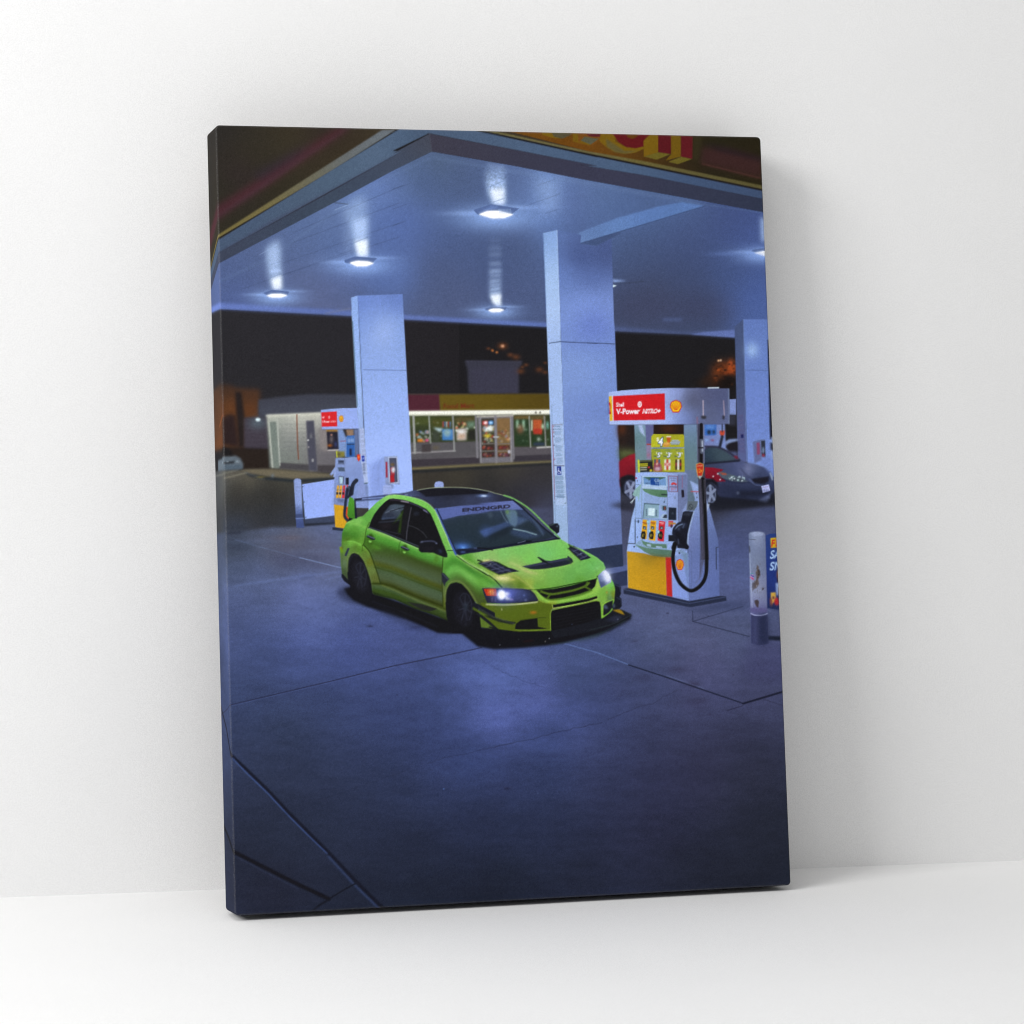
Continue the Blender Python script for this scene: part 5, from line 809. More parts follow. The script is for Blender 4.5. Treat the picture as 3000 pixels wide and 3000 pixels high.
    # mirrors and handles
    fill('G 1058,900 1062,850 1080,810 1130,792 1240,790 1290,815 1300,860 1310,900 1340,920 1345,870 1330,760 1380,860 1420,960 1420,1000 1380,1000 1300,970 1240,942 1090,940 1065,920', (22,22,28)); line('G 1085,812 1140,800 1240,798 1288,828', 3.5, (66,70,98), blur=1, smooth=True); ell('G', 1100, 806, 16, 5, (110,118,150), 1.5); ell('G', 1280, 826, 8, 5, (130,140,180), 1); ell('G', 1330, 925, 14, 26, (50,62,100), 3, .9, rot=-.5); ell('G', 1180, 900, 70, 26, (28,26,34), 4)
    fill('G 1275,960 1300,975 1320,1040 1260,1080 1240,1060', (72,110,34), blur=3, a=.6)
    fill('H 835,355 880,340 940,335 962,365 960,440 930,460 900,430 850,390', (24,24,34)); ell('H', 935, 372, 12, 7, (110,130,160), 1.5); line('H 850,360 900,345', 2.5, (72,90,90), blur=1)
    for x, y in ((450,780),(880,915)):
        ell('G', x, y, 50 if x < 500 else 42, 68 if x < 500 else 44, (50,78,18), 3, .55); ell('G', x+6, y-40, 30, 36, (40,60,16), 2, .8)
        fill([P('G',x-45,y-55), P('G',x-10,y-50), P('G',x+60,y-20), P('G',x+62,y), P('G',x+20,y+2), P('G',x-20,y-25), P('G',x-45,y-30)], (24,26,34)); line([P('G',x-36,y-50), P('G',x+52,y-16)], 2, (120,124,160), blur=.8)
        fill([P('G',x-22,y+6), P('G',x+20,y+18), P('G',x+30,y+8), P('G',x+10,y+34), P('G',x-14,y+32)], (140,206,96), blur=1)
    # wheels
    fill('G 168,1290 160,1150 175,1020 210,960 250,945 310,970 370,1050 420,1180 460,1300 476,1440 470,1500 420,1560 300,1540 220,1460 190,1340', (20,20,26), blur=.8); line('G 162,1180 172,1030 208,955 250,938 315,965 378,1050 430,1190 468,1320', 3, (112,136,72), blur=1.5, smooth=True, a=.7)
    ell('G', 320, 1240, 100, 210, (26,26,34), 3, .9, rot=-.22); 
    for k in range(9):
        an = k*.698; line([P('G',330,1240), P('G',330+80*math.cos(an)+20*math.sin(an),1240+180*math.sin(an))], 3, (38,40,56), blur=2, a=.45)
    line('G 180,1080 230,970 300,990', 2, (48,50,66), blur=1.5, a=.6, smooth=True)
    fill('G 1400,1640 1393,1500 1412,1400 1455,1335 1530,1312 1600,1335 1680,1420 1750,1530 1800,1620 1830,1740 1860,1960 1480,1960 1440,1850 1410,1750', (18,18,23), blur=.8); line('G 1394,1560 1400,1430 1450,1325 1530,1300 1610,1325 1700,1420 1760,1520 1800,1600', 3.4, (118,140,70), blur=1.5, smooth=True, a=.75)
    ell('G', 1620, 1650, 130, 230, (24,24,32), 3, .9, rot=-.15)
    for k in range(10):
        an = k*.628+.2; line([P('G',1640,1660), P('G',1640+110*math.cos(an),1660+200*math.sin(an))], 3, (42,44,60), blur=2, a=.45)
    ell('G', 1650, 1620, 26, 46, (46,60,72), 4, .6); ell('G', 1650, 1590, 14, 10, (70,80,100), 3, .6)
    # under sill splitters
    fill('G 1440,1800 1480,1960 1300,1950 1000,1790 700,1640 480,1500 620,1520 900,1610 1200,1740', (18,18,22), blur=3); line('G 480,1560 760,1650 1100,1790 1300,1880', 2, (44,46,66), blur=2, a=.5)
    # canards, front corner
    fill('H -60,1270 10,1290 200,1390 205,1450 60,1380 -60,1310', (24,26,36)); fill('H 0,1370 100,1440 250,1500 400,1530 450,1515 445,1500 300,1480 180,1440 60,1350', (34,40,30), blur=1); fill('H -40,1390 40,1410 140,1490 260,1600 200,1600 20,1440', (26,28,34))
    fill('H -60,1320 60,1390 130,1430 60,1420 -60,1350', (82,104,30), blur=1.5); fill('H 25,1440 60,1470 200,1580 40,1560', (88,112,40), blur=1); line('H 10,1330 60,1370 190,1440 430,1520', 2.4, (66,70,84), blur=1.5, a=.7)
    line('H 140,1560 300,1610 470,1640', 4, (18,20,24), blur=1)
    # bonnet vents and scoop
    fill('H 0,800 50,790 130,775 240,795 330,850 410,870 490,902 380,915 250,940 130,880 20,815', (32,34,50)); 
    for s in ('H 60,795 200,860 300,905', 'H 140,780 300,870 390,905'): line(s, 4, (62,66,96), blur=1)
    for s in ('H 30,818 130,790', 'H 90,850 220,815', 'H 160,885 310,850', 'H 215,915 370,885'): line(s, 2.4, (72,76,104), blur=.8); 
    fill('H 120,750 250,800 360,855 330,860 230,800', (30,50,24), blur=.8); ell('H', 150, 815, 9, 5, (200,210,220), 1); line('H 0,770 60,790', 4, (26,36,22)); line('H 0,812 130,885 250,945 390,918', 2.4, (60,84,30), a=.8)
    fill('H 40,785 80,765 130,765 170,782 60,795', (214,206,140), blur=2, a=.7)
    fill('H 1060,630 1130,600 1190,640 1250,680 1335,742 1300,755 1215,775 1130,700', (32,34,52)); fill('H 1060,580 1075,580 1130,610 1090,628', (24,40,22)); line('H 1110,650 1260,740', 3.4, (62,66,96), blur=1); line('H 1150,620 1290,720', 3, (58,62,92), blur=1)
    for s in ('H 1130,665 1190,640', 'H 1170,715 1240,685', 'H 1210,750 1285,720'): line(s, 2.2, (84,88,124), blur=.8)
    ell('H', 1215, 695, 8, 8, (120,130,170), 1); line('H 1060,630 1130,700 1215,778', 2.4, (70,100,34), a=.8)
    fill('H 515,845 620,825 760,795 760,780 700,735 720,732 800,775 860,780 1060,740 1055,715 1110,755 1125,790 1100,815 1000,840 800,872 700,880 620,878', (30,34,48)); line('H 560,845 760,812 1080,752', 5, (64,68,98), blur=1.5, a=.8); fill('H 700,732 760,760 900,845 905,852 820,810 760,790', (22,30,26)); line('H 520,855 620,885 720,892 900,868 1080,825 1125,800', 4, (150,196,92), blur=2, a=.7, smooth=True); line('H 380,800 480,840 600,905 700,930', 5, (196,196,130), blur=3, a=.6, smooth=True)
    line('H 1030,720 1050,760 1120,800', 3, (84,140,50), blur=2, a=.4)
    line('H 360,920 450,960 560,1040 620,1085 660,1110', 3.5, (196,190,110), blur=2, a=.6, smooth=True); fill('H 380,940 480,1000 600,1080 640,1105 520,1095 420,1020', (84,116,30), blur=6, a=.55)
    glow('H', 290, 985, 50, 14, (236,230,170), .7); glow('H', 410, 1000, 24, 9, (220,204,110), .5); line('H 1300,765 1380,850 1400,930', 2.5, (84,140,60), blur=2, a=.6, smooth=True); ell('H', 1400, 868, 30, 14, (150,210,150), 4, .6, rot=-.6)
    # nose: grille and bumper openings
    line('H 290,1100 600,1118 720,1116 900,1095 1150,1045 1300,1015 1400,990 1410,960', 3, (30,56,16), smooth=True)
    fill('H 690,1128 900,1108 1100,1070 1300,1018 1400,988 1398,1020 1380,1080 1340,1120 1200,1170 1000,1215 860,1232 800,1225 740,1180', (20,20,22), blur=.6)
    line('H 745,1140 860,1172 1000,1152 1150,1120 1270,1075 1310,1040', 6, (84,112,34), blur=1, smooth=True); line('H 860,1165 820,1220', 5, (76,104,30), blur=1); line('H 1265,1085 1340,1125', 5, (76,104,30), blur=1); line('H 1290,1030 1265,1085', 4.5, (70,100,30), blur=1)
    line('H 780,1215 860,1238 1000,1222 1200,1180 1330,1130', 4, (66,96,26), blur=1.5, smooth=True)
    line('H 640,1110 700,1150 760,1215 850,1258 1000,1252 1200,1212 1340,1160 1400,1110 1412,1010', 5, (160,206,86), blur=2.5, smooth=True, a=.75)
    fill('H 880,1298 1100,1262 1300,1225 1405,1192 1410,1222 1300,1258 1100,1298 885,1335', (20,20,22)); line('H 878,1296 886,1338 1100,1302 1300,1262 1412,1224', 2.2, (196,214,110), a=.8); line('H 880,1293 1100,1258 1300,1222 1404,1190', 1.8, (90,130,40), a=.8)
    fill('H 860,1370 900,1350 1150,1300 1350,1252 1420,1248 1446,1270 1455,1462 1400,1470 1100,1560 862,1605 855,1450', (18,18,22), blur=.6); line('H 858,1600 855,1400 870,1360 1000,1332 1200,1292 1400,1246 1440,1258 1452,1310', 2.4, (150,190,60), a=.8, smooth=False)
    for k in range(5): line([P('H',880,1410+k*38), P('H',1440,1310+k*34)], 1.6, (30,30,38), a=.6)
    fill('H 440,1560 450,1520 500,1485 600,1465 700,1455 705,1480 708,1555 820,1578 700,1585 500,1590 440,1588', (20,20,22), blur=.6); line('H 500,1478 700,1452 800,1448', 2.4, (54,66,20), a=.9); line('H 445,1592 600,1600 860,1592', 2.2, (120,150,50), a=.7)
    fill('H 1478,1330 1490,1290 1540,1260 1595,1240 1598,1300 1570,1370 1500,1420 1475,1420', (24,26,34)); fill('H 1480,1320 1495,1290 1520,1310 1540,1340 1500,1350', (84,100,130), blur=2, a=.8); line('H 1470,1440 1475,1300 1500,1275 1595,1235', 3, (150,200,70), blur=1, a=.8); line('H 1600,1240 1595,1330 1550,1395 1470,1450', 3.4, (126,190,60), blur=1)
    ell('H', 655, 1388, 40, 12, (210,110,30), 3, .9); line('H 280,1345 284,1360', 2, (210,210,160)); ell('H', 1520, 1150, 8, 14, (200,110,50), 2, .8); fill('H 1540,1140 1560,1130 1575,1240 1555,1250', (120,170,120), blur=3, a=.6); fill('H 1590,1070 1618,1090 1618,1220 1600,1240', (150,150,40), blur=4, a=.5)
    # crisp lines of light along edges
    line('G 430,636 640,712 830,795 1050,890', 2.6, (150,206,128), a=.85); line('G 640,238 700,218 780,216 950,242 1100,284 1200,345 1285,450 1345,590 1425,760', 2.4, (176,222,130), blur=.8, a=.6, smooth=True)
    line('G 1540,972 1700,1085 1867,1172 1932,1216', 3.4, (178,216,140), blur=1, a=.8, smooth=True); line('G 165,800 250,805 330,842', 2.4, (130,196,90), blur=.8, a=.8, smooth=True)
    line('H 100,1292 300,1298 500,1288 700,1264', 3.6, (236,240,200), blur=1.2, a=.75, smooth=True); line('H 20,680 200,648 500,598 800,553 960,530', 2, (160,212,120), blur=.8, a=.6)
    line('H 1000,545 1070,588 1240,660 1400,745 1478,812', 2.4, (150,206,120), blur=.8, a=.6, smooth=True); line('H 560,1010 640,1090', 2, (170,200,100), blur=1, a=.6)
    for cx, cy, rx, ry in ((322,1235,70,150),(1640,1640,80,170)):
        for k in range(7):
            an = k*.9+.3; line([P('G',cx+rx*.25*math.cos(an),cy+ry*.25*math.sin(an)), P('G',cx+rx*math.cos(an),cy+ry*math.sin(an))], 2.4, (54,58,78), blur=1, a=.6)
        line([P('G',cx+rx*1.1*math.cos(t),cy+ry*1.1*math.sin(t)) for t in np.linspace(-2.4,.9,16)], 1.8, (58,62,84), blur=1, a=.6)
    # headlights
    fill('H 48,1100 100,1092 300,1100 520,1105 620,1120 670,1165 718,1245 700,1255 500,1275 300,1282 110,1275 80,1200', (34,34,52)); line('H 50,1098 300,1100 540,1106 630,1122 680,1170 720,1248', 2.4, (128,140,84), a=.7)
    shade('H 300,1110 520,1115 610,1130 660,1180 695,1240 500,1262 380,1262', 'H 400,1150:90,96,170 500,1150:66,76,130 560,1180:52,62,112 620,1210:36,40,60 450,1230:44,48,78 600,1140:40,46,70', blur=2)
    fill('H 68,1110 214,1108 230,1194 102,1190', (196,50,20)); ell('H', 165, 1150, 42, 36, (244,128,28), 4); ell('H', 150, 1140, 16, 14, (255,190,80), 3); ell('H', 190, 1165, 14, 14, (250,170,70), 3)
    for x in (100,130,160,190): line([P('H',x,1115), P('H',x+6,1188)], 1.2, (110,24,16), a=.5)
    for k in range(16): ell('H', 130+(k*37 % 110), 1205+(k*23 % 55), 7, 6, (130,110,140) if k % 3 else (40,30,44), 1.5, .7)
    glow('H', 300, 1180, 90, 70, (90,110,230), .75); ell('H', 275, 1178, 50, 62, (210,222,255), 3); ell('H', 285, 1180, 38, 46, (255,255,255), 2); fill('H 300,1150 360,1150 380,1170 340,1200 400,1230 330,1240', (235,240,255), blur=3, a=.9); ell('H', 370, 1190, 26, 12, (150,160,255), 4, .8); ell('H', 400, 1236, 20, 6, (190,160,240), 2, .9); ell('H', 545, 1185, 10, 9, (130,150,230), 2, .8); ell('H', 565, 1242, 14, 8, (150,160,220), 2, .8); ell('H', 480, 1215, 8, 6, (110,120,190), 2, .7)
    shade('H 1412,985 1420,950 1470,900 1500,885 1540,920 1570,980 1572,1030 1500,1070 1450,1100 1435,1060', 'H 1440,980:96,110,170 1450,1050:56,66,110 1500,920:190,200,240 1530,960:230,236,255 1540,1020:150,160,215 1490,1060:70,82,130', blur=.6); fill('H 1480,905 1510,895 1550,950 1560,1010 1520,1020 1500,960', (246,248,255), blur=3); ell('H', 1480, 1045, 20, 16, (50,60,100), 3, .8); glow('H', 1525, 960, 40, 60, (220,228,255), .6); line('H 1412,975 1430,1050 1448,1105', 2.4, (150,190,80), a=.8)
    # right canards and splitter
    fill('H 1605,1045 1660,1060 1688,1090 1690,1160 1670,1200 1695,1230 1700,1310 1670,1345 1600,1360 1580,1330 1610,1250 1620,1120', (24,26,38)); line('H 1615,1060 1670,1080 1688,1150', 2.2, (72,84,120), blur=1, a=.8); line('H 1640,1210 1690,1240 1694,1300', 2, (66,76,110), blur=1, a=.7); ell('H', 1605, 1310, 12, 24, (90,110,130), 2, .8)
    fill('H 1460,1465 1540,1405 1600,1355 1690,1350 1812,1410 1806,1432 1700,1480 1620,1520 1400,1600 1200,1640 900,1690 862,1610', (24,26,34)); fill('H 1580,1358 1670,1350 1700,1370 1735,1420 1680,1400', (150,120,26), blur=1.2); line('H 1690,1352 1812,1412 1700,1475 1560,1535 1320,1595', 1.6, (60,76,74), blur=1, a=.6); fill('H 1500,1480 1620,1420 1720,1430 1640,1500', (44,48,70), blur=3, a=.7)
    line('H 860,1760 1100,1730 1300,1680 1500,1610 1740,1480', 2, (46,70,60), blur=1.5, a=.6, smooth=True)
    fill('H 1140,1735 1400,1655 1560,1590 1400,1680 1200,1730', (30,44,20), blur=4, a=.5)
    for x, y, c in ((842,1694,(200,205,220)),(795,1730,(190,180,180)),(260,1770,(150,150,170)),(1110,1528,(70,80,130)),(1650,1468,(140,150,180)),(480,1705,(60,70,60))): ell('H', x, y, 6, 5, c, .8)
    line('H 540,1730 650,1715', 2.5, (60,20,20), blur=2, a=.7)

def finish_art():
    global ART
    ART = blur1(ART, .3)
    # colour balance of the print: calmer blues
    mx_, mn_ = ART.max(-1), ART.min(-1); sat = (mx_-mn_)/(mx_+1e-6)
    blue = np.clip((ART[..., 2]-np.maximum(ART[..., 0], ART[..., 1]*1.02))/30, 0, 1)*np.clip((235-mx_)/40, 0, 1)
    Lm = (ART@np.array((.25, .6, .15)))[..., None]; k = (blue*.09)[..., None]
    ART = ART*(1-k)+Lm*k
    ART *= (1-blue[..., None]*np.array((.02, .0, .0)))
    ART = ART+6*np.exp(-ART/28)
    # print grain
    n = RNG.normal(0, 1, (NH, NW)); n2 = blur1(n, .6)
    ART *= 1+.016*(n2/n2.std())[..., None]
    ART += (RNG.normal(0, 1, (NH, NW))*2.0)[..., None]
    ART = np.clip(ART, 3, 255)

paint_background(); paint_ground(); paint_canopy(); paint_pillars()
paint_left_pump(); paint_right_pump(); paint_bollard(); paint_car(); finish_art()

WORLD = .37
KEY, KSZ, KPOW, TPOW = (-3.2, -2.25, 2.65), (1.9, 1.9), 150, 15

# ================================================================ SCENE
F_, YAW, PITCH, ROLL, DIST, CH = 6.84687, -.14533, -.00869, .00735, 2.45971, .49242
CX, CY, PSI, TILT, CW, CD, CHT = .32489, -.11039, .07876, .07905, .60253, .04222, .80
PX, PY = -794.775, -191.457
def rot3(yaw, pitch, roll):
    cy, sy, cp, sp, cr, sr = math.cos(yaw), math.sin(yaw), math.cos(pitch), math.sin(pitch), math.cos(roll), math.sin(roll)
    return np.array([[cy,-sy,0],[sy,cy,0],[0,0,1]])@np.array([[1,0,0],[0,cp,-sp],[0,sp,cp]])@np.array([[cr,0,sr],[0,1,0],[-sr,0,cr]])
MC = rot3(YAW, PITCH, ROLL)
# The print is laid out in the frame of the canvas front; this homography links that frame to the
# layout units the artwork above was drawn in (corner k of the cloth <-> corner k of the layout).
def homography(src, dst):
    A = []
    for (x, y), (u, v) in zip(src, dst):
        A.append([x, y, 1, 0, 0, 0, -u*x, -u*y, -u]); A.append([0, 0, 0, x, y, 1, -v*x, -v*y, -v])
    return np.linalg.svd(np.array(A))[2][-1].reshape(3, 3)
HM = homography([(0, CHT), (CW, CHT), (CW, 0), (0, 0)], [(631, 366), (2229, 401), (2318, 2594), (688, 2684)])
def sample(fx, fz):
    """colour (linear) of the print at flattened cloth position fx, fz (metres)"""
    q = np.stack([fx, fz, np.ones_like(fx)], -1)@HM.T
    u = (q[..., 0]/q[..., 2]-X0)*SC-.5; v = (q[..., 1]/q[..., 2]-Y0)*SC-.5
    u = np.clip(u, 0, NW-1.001); v = np.clip(v, 0, NH-1.001); i = u.astype(int); j = v.astype(int); a = (u-i)[..., None]; b = (v-j)[..., None]
    c = (ART[j, i]*(1-a)+ART[j, i+1]*a)*(1-b)+(ART[j+1, i]*(1-a)+ART[j+1, i+1]*a)*b
    c = c/255.0
    lin = np.where(c <= .04045, c/12.92, ((c+.055)/1.055)**2.4)
    return lin/EXPO
EXPO = .895
NEUTRAL = False

sc = bpy.context.scene
col = sc.collection
def mesh_obj(name, me, mat, parent=None):
    me.materials.append(mat); o = bpy.data.objects.new(name, me); col.objects.link(o); o.parent = parent; return o
def mat_new(name):
    m = bpy.data.materials.new(name); m.use_nodes = True; return m, m.node_tree.nodes, m.node_tree.links, m.node_tree.nodes['Principled BSDF']

# ---- plaster wall and smooth floor: white paint with a very fine mottled tooth
def white_material(name, base, amp, rough):
    m, N, L, P_ = mat_new(name)
    tc = N.new('ShaderNodeTexCoord')
    fine = N.new('ShaderNodeTexNoise'); fine.inputs['Scale'].default_value = 850; fine.inputs['Detail'].default_value = 1.5; fine.inputs['Roughness'].default_value = .75
    big = N.new('ShaderNodeTexNoise'); big.inputs['Scale'].default_value = 3.5; big.inputs['Detail'].default_value = 5; big.inputs['Roughness'].default_value = .6
    L.new(tc.outputs['Object'], fine.inputs['Vector']); L.new(tc.outputs['Object'], big.inputs['Vector'])
    r1 = N.new('ShaderNodeMapRange'); r1.inputs['From Min'].default_value = .3; r1.inputs['From Max'].default_value = .7; r1.inputs['To Min'].default_value = 1-amp; r1.inputs['To Max'].default_value = 1+amp
    r2 = N.new('ShaderNodeMapRange'); r2.inputs['From Min'].default_value = .3; r2.inputs['From Max'].default_value = .7; r2.inputs['To Min'].default_value = .985; r2.inputs['To Max'].default_value = 1.01
    L.new(fine.outputs['Fac'], r1.inputs['Value']); L.new(big.outputs['Fac'], r2.inputs['Value'])
    mu = N.new('ShaderNodeMath'); mu.operation = 'MULTIPLY'; L.new(r1.outputs['Result'], mu.inputs[0]); L.new(r2.outputs['Result'], mu.inputs[1])
    vm = N.new('ShaderNodeVectorMath'); vm.operation = 'SCALE'; vm.inputs[0].default_value = base; L.new(mu.outputs[0], vm.inputs['Scale'])
    L.new(vm.outputs['Vector'], P_.inputs['Base Color'])
    bp = N.new('ShaderNodeBump'); bp.inputs['Strength'].default_value = .12; bp.inputs['Distance'].default_value = .0006
    L.new(fine.outputs['Fac'], bp.inputs['Height']); L.new(bp.outputs['Normal'], P_.inputs['Normal'])
    P_.inputs['Roughness'].default_value = rough; P_.inputs['Specular IOR Level'].default_value = .15
    return m
def quad(name, p, mat, kind=None):
    me = bpy.data.meshes.new(name); me.from_pydata(p, [], [(0, 1, 2, 3)]); me.update(); o = mesh_obj(name, me, mat)
    if kind: o['kind'] = kind
    return o
wall_mat = white_material('wall_paint', (.845, .844, .842), .07, .8)
floor_mat = white_material('floor_paint', (.885, .882, .876), .07, .7)
quad('wall', [(-6, .012, -.0026), (9, .012, -.0026), (9, .012, 5), (-6, .012, 5)], wall_mat, 'structure')
quad('floor', [(-6, -7, -.0026), (9, -7, -.0026), (9, .012, -.0026), (-6, .012, -.0026)], floor_mat, 'structure')

# ---- canvas cloth
def build_cloth():
    r = .0045; nx, nz = 900, 1190
    xs = np.linspace(r, CW-r, nx); zs = np.linspace(r, CHT-r, nz)
    X, Z = np.meshgrid(xs, zs); nF = nx*nz
    V = np.stack([X, np.full_like(X, -CD), Z], -1).reshape(-1, 3); C = sample(X, Z).reshape(-1, 3)
    idx = np.arange(nF).reshape(nz, nx)
    faces = np.stack([idx[:-1, :-1], idx[:-1, 1:], idx[1:, 1:], idx[1:, :-1]], -1).reshape(-1, 4)
    # perimeter of the front (counter-clockwise seen from the front) with a fan of normals at each corner
    per = []
    def side(ids, n): per.extend([(i, n) for i in ids])
    K = 6
    def fan(i, a0):
        per.extend([(i, (math.cos(a0+k*math.pi/2/K), math.sin(a0+k*math.pi/2/K))) for k in range(1, K)])
    side(idx[0, :], (0, -1)); fan(idx[0, -1], -math.pi/2); side(idx[:, -1], (1, 0)); fan(idx[-1, -1], 0)
    side(idx[-1, ::-1], (0, 1)); fan(idx[-1, 0], math.pi/2); side(idx[::-1, 0], (-1, 0)); fan(idx[0, 0], math.pi)
    pid = np.array([p[0] for p in per]); nn = np.array([p[1] for p in per], float); m = len(per)
    base = V[pid]
    f = .0019; g = r-f; rings = [(g*.5, -CD, g*.5), (g, -CD, g)]
    for k in range(1, 6):
        th = k*math.pi/2/5; rings.append((g+f*math.sin(th), -CD+f*(1-math.cos(th)), g+f*th))
    depth = CD-f-.0015; S = 36
    for k in range(1, S+1): rings.append((r, -CD+f+depth*k/S, g+f*math.pi/2+depth*k/S))
    rings.append((r-.0012, -.0003, r+depth+.0028)); rings.append((r-.022, 0.0, r+depth+.024))
    prev = pid; start = nF; Vs = [V]; Cs = [C]; Fs = [faces]
    for off, y, arc in rings:
        v = base.copy(); v[:, 0] += nn[:, 0]*off; v[:, 2] += nn[:, 1]*off; v[:, 1] = y
        ce = sample(base[:, 0]+nn[:, 0]*arc, base[:, 2]+nn[:, 1]*arc)
        if g < off < r-1e-6:                           # ink worn a little thin along the fold
            wear = (.05+.22*RNG.rand(m)**3)[:, None]; ce = ce*(1-wear)+.38*wear*.6
        cur = np.arange(start, start+m); start += m
        nx_ = np.roll(cur, -1); pn = np.roll(prev, -1)
        Fs.append(np.stack([prev, cur, nx_, pn], -1)); Vs.append(v); Cs.append(ce); prev = cur
    V = np.concatenate(Vs); C = np.concatenate(Cs); Fc = np.concatenate(Fs)
    same = (Fc[:, 0] == Fc[:, 3])                      # corner fans start at a single vertex
    quads = Fc[~same]; tris = Fc[same][:, :3]
    me = bpy.data.meshes.new('printed_cloth')
    nq, nt = len(quads), len(tris)
    me.vertices.add(len(V)); me.vertices.foreach_set('co', V.astype(np.float32).ravel())
    me.loops.add(nq*4+nt*3); me.loops.foreach_set('vertex_index', np.concatenate([quads.ravel(), tris.ravel()]).astype(np.int32))
    me.polygons.add(nq+nt)
    me.polygons.foreach_set('loop_start', np.concatenate([np.arange(nq)*4, nq*4+np.arange(nt)*3]).astype(np.int32))
    me.update(calc_edges=True)
    me.polygons.foreach_set('use_smooth', np.ones(nq+nt, bool))
    at = me.color_attributes.new('print', 'FLOAT_COLOR', 'POINT')
    if NEUTRAL: C[:] = .5
    at.data.foreach_set('color', np.concatenate([C, np.ones((len(C), 1))], 1).astype(np.float32).ravel())
    me.update(); return me
cm, N, L, P_ = mat_new('canvas_print')
at = N.new('ShaderNodeAttribute'); at.attribute_name = 'print'
tc = N.new('ShaderNodeTexCoord')
w1 = N.new('ShaderNodeTexWave'); w1.wave_type = 'BANDS'; w1.bands_direction = 'X'; w1.inputs['Scale'].default_value = 420; w1.inputs['Distortion'].default_value = .6
w2 = N.new('ShaderNodeTexWave'); w2.wave_type = 'BANDS'; w2.bands_direction = 'Z'; w2.inputs['Scale'].default_value = 420; w2.inputs['Distortion'].default_value = .6
ns = N.new('ShaderNodeTexNoise'); ns.inputs['Scale'].default_value = 1500; ns.inputs['Detail'].default_value = 2
for w in (w1, w2, ns): L.new(tc.outputs['Object'], w.inputs['Vector'])
mx = N.new('ShaderNodeMath'); mx.operation = 'MULTIPLY'; L.new(w1.outputs['Fac'], mx.inputs[0]); L.new(w2.outputs['Fac'], mx.inputs[1])
ad = N.new('ShaderNodeMath'); ad.operation = 'ADD'; L.new(mx.outputs[0], ad.inputs[0]); L.new(ns.outputs['Fac'], ad.inputs[1])
bp = N.new('ShaderNodeBump'); bp.inputs['Strength'].default_value = .22; bp.inputs['Distance'].default_value = .0004
L.new(ad.outputs[0], bp.inputs['Height']); L.new(bp.outputs['Normal'], P_.inputs['Normal'])
mr = N.new('ShaderNodeMapRange'); mr.inputs['From Min'].default_value = .3; mr.inputs['From Max'].default_value = .7; mr.inputs['To Min'].default_value = .86; mr.inputs['To Max'].default_value = 1.14
L.new(ns.outputs['Fac'], mr.inputs['Value'])
vm = N.new('ShaderNodeVectorMath'); vm.operation = 'SCALE'; L.new(at.outputs['Color'], vm.inputs[0]); L.new(mr.outputs['Result'], vm.inputs['Scale'])
L.new(vm.outputs['Vector'], P_.inputs['Base Color']); P_.inputs['Roughness'].default_value = .9; P_.inputs['Specular IOR Level'].default_value = .05

root = bpy.data.objects.new('canvas_print', None); col.objects.link(root)
root.location = (CX, CY, 0); root.rotation_euler = (-TILT, 0, PSI); root.empty_display_size = .1
root['label'] = 'canvas print of a green car at a night petrol station, leaning on the white wall'
root['category'] = 'canvas print'
mesh_obj('printed_cloth', build_cloth(), cm, root)
# wooden stretcher bars inside the cloth
wm, N, L, P_ = mat_new('pine_wood')
nz_ = N.new('ShaderNodeTexNoise'); nz_.inputs['Scale'].default_value = 30; nz_.inputs['Detail'].default_value = 4
cr = N.new('ShaderNodeValToRGB'); cr.color_ramp.elements[0].color = (.42, .27, .14, 1); cr.color_ramp.elements[1].color = (.62, .44, .26, 1)
L.new(nz_.outputs['Fac'], cr.inputs['Fac']); L.new(cr.outputs['Color'], P_.inputs['Base Color']); P_.inputs['Roughness'].default_value = .65
def bar(a, b, w=.038):
    """mitred bar from corner a to corner b (front-view x,z), inner edge offset w"""
    cx, cz = CW/2, CHT/2; g = .002
    def ins(p, k): return (p[0]+math.copysign(k, cx-p[0]), p[1]+math.copysign(k, cz-p[1]))
    o1, o2, i2, i1 = ins(a, g), ins(b, g), ins(b, w), ins(a, w)
    vs = [(x, y, z) for y in (-CD+.003, -.002) for x, z in (o1, o2, i2, i1)]
    me = bpy.data.meshes.new('stretcher_bar'); me.from_pydata(vs, [], [(0,1,2,3), (7,6,5,4), (0,4,5,1), (1,5,6,2), (2,6,7,3), (3,7,4,0)]); me.update()
    mesh_obj('stretcher_bar', me, wm, root)
cs = [(0, 0), (CW, 0), (CW, CHT), (0, CHT)]
for k in range(4): bar(cs[k], cs[(k+1) % 4])
fm, N, L, P_ = mat_new('grey_felt'); P_.inputs['Base Color'].default_value = (.12, .12, .12, 1); P_.inputs['Roughness'].default_value = .95
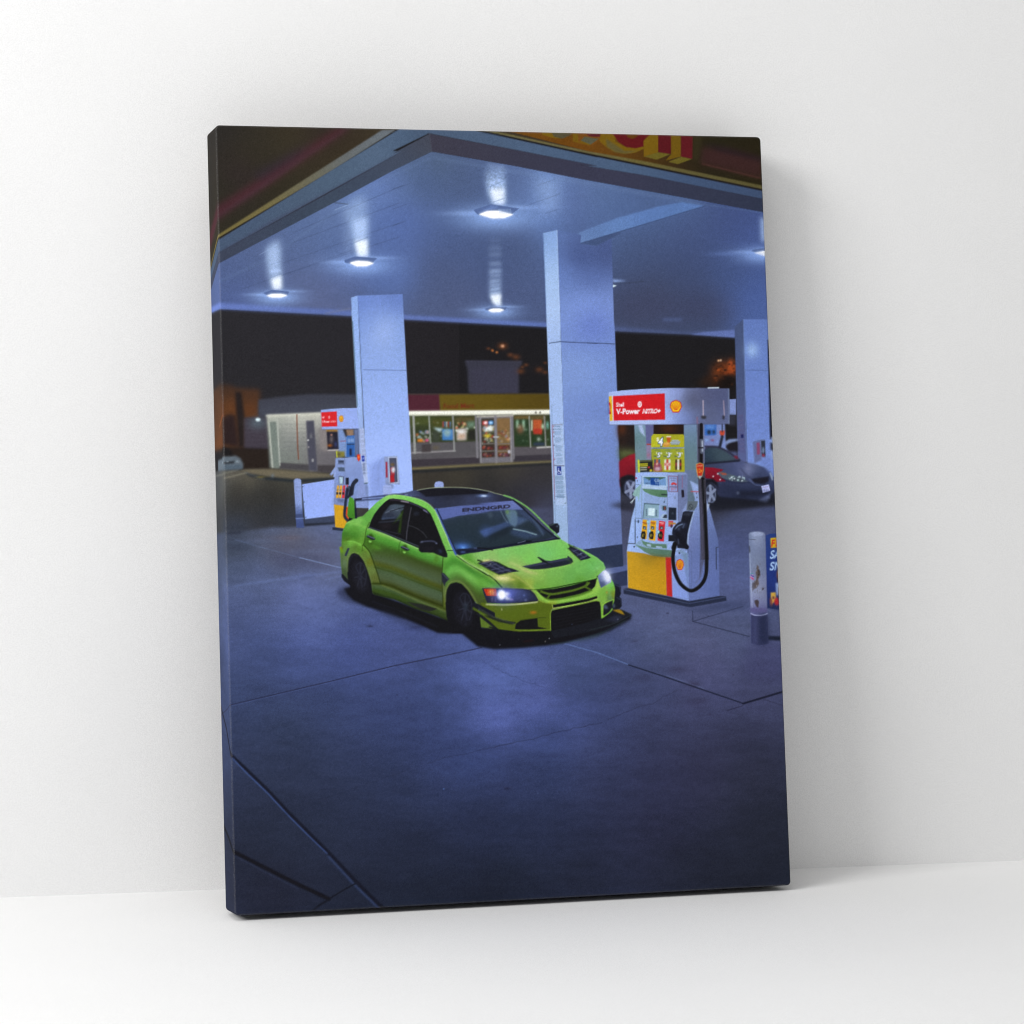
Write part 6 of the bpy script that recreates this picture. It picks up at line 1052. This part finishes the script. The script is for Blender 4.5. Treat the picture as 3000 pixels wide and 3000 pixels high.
for px in (.05, CW-.05):                                # small felt feet, unseen, added to fill the gap made for contact shadow
    me = bpy.data.meshes.new('felt_pad'); ring = [(px+.008*math.cos(a), -.010+.008*math.sin(a)) for a in np.linspace(0, 2*math.pi, 17)[:-1]]
    vs = [(x, y, -.0001) for x, y in ring]+[(x, y, -.0026) for x, y in ring]
    me.from_pydata(vs, [], [tuple(range(16)), tuple(range(31, 15, -1))]+[(i, i+16, (i+1) % 16+16, (i+1) % 16) for i in range(16)]); me.update()
    mesh_obj('felt_pad', me, fm, root)

# ---- lamps: one big soft box up on the left, an added fill for the upper wall, weak even room light
w = bpy.data.worlds.new('World'); sc.world = w; w.use_nodes = True
w.node_tree.nodes['Background'].inputs['Color'].default_value = (1, 1, 1, 1); w.node_tree.nodes['Background'].inputs['Strength'].default_value = WORLD
def area(name, loc, target, size, power, colr=(1, 1, 1)):
    l = bpy.data.lights.new(name, 'AREA'); l.shape = 'RECTANGLE'; l.size, l.size_y = size; l.energy = power; l.color = colr
    o = bpy.data.objects.new(name, l); col.objects.link(o); o.location = loc
    from mathutils import Vector
    o.rotation_euler = (Vector(target)-Vector(loc)).to_track_quat('-Z', 'Y').to_euler(); return o
area('softbox', KEY, (.6, 0, .35), KSZ, KPOW)
area('added_top_fill', (.1, -1.4, 2.5), (.3, 0, 1.0), (1.6, .8), TPOW)  # added fill lamp, only there to brighten the top of the wall

cam = bpy.data.cameras.new('Camera'); co = bpy.data.objects.new('Camera', cam); col.objects.link(co)
cam.sensor_width = 36; cam.lens = F_*1000/3000*36; cam.shift_x = -PX/3000; cam.shift_y = PY/3000; cam.clip_start = .05; cam.clip_end = 100
from mathutils import Matrix
R_, Fw, U_ = MC[:, 0], MC[:, 1], MC[:, 2]
co.matrix_world = Matrix(((R_[0], U_[0], -Fw[0], 0), (R_[1], U_[1], -Fw[1], -DIST), (R_[2], U_[2], -Fw[2], CH), (0, 0, 0, 1)))
sc.camera = co
sc.cycles.pixel_filter_type = 'BLACKMAN_HARRIS'; sc.cycles.filter_width = 1.1
sc.view_settings.view_transform = 'Standard'; sc.view_settings.look = 'None'; sc.view_settings.exposure = 0
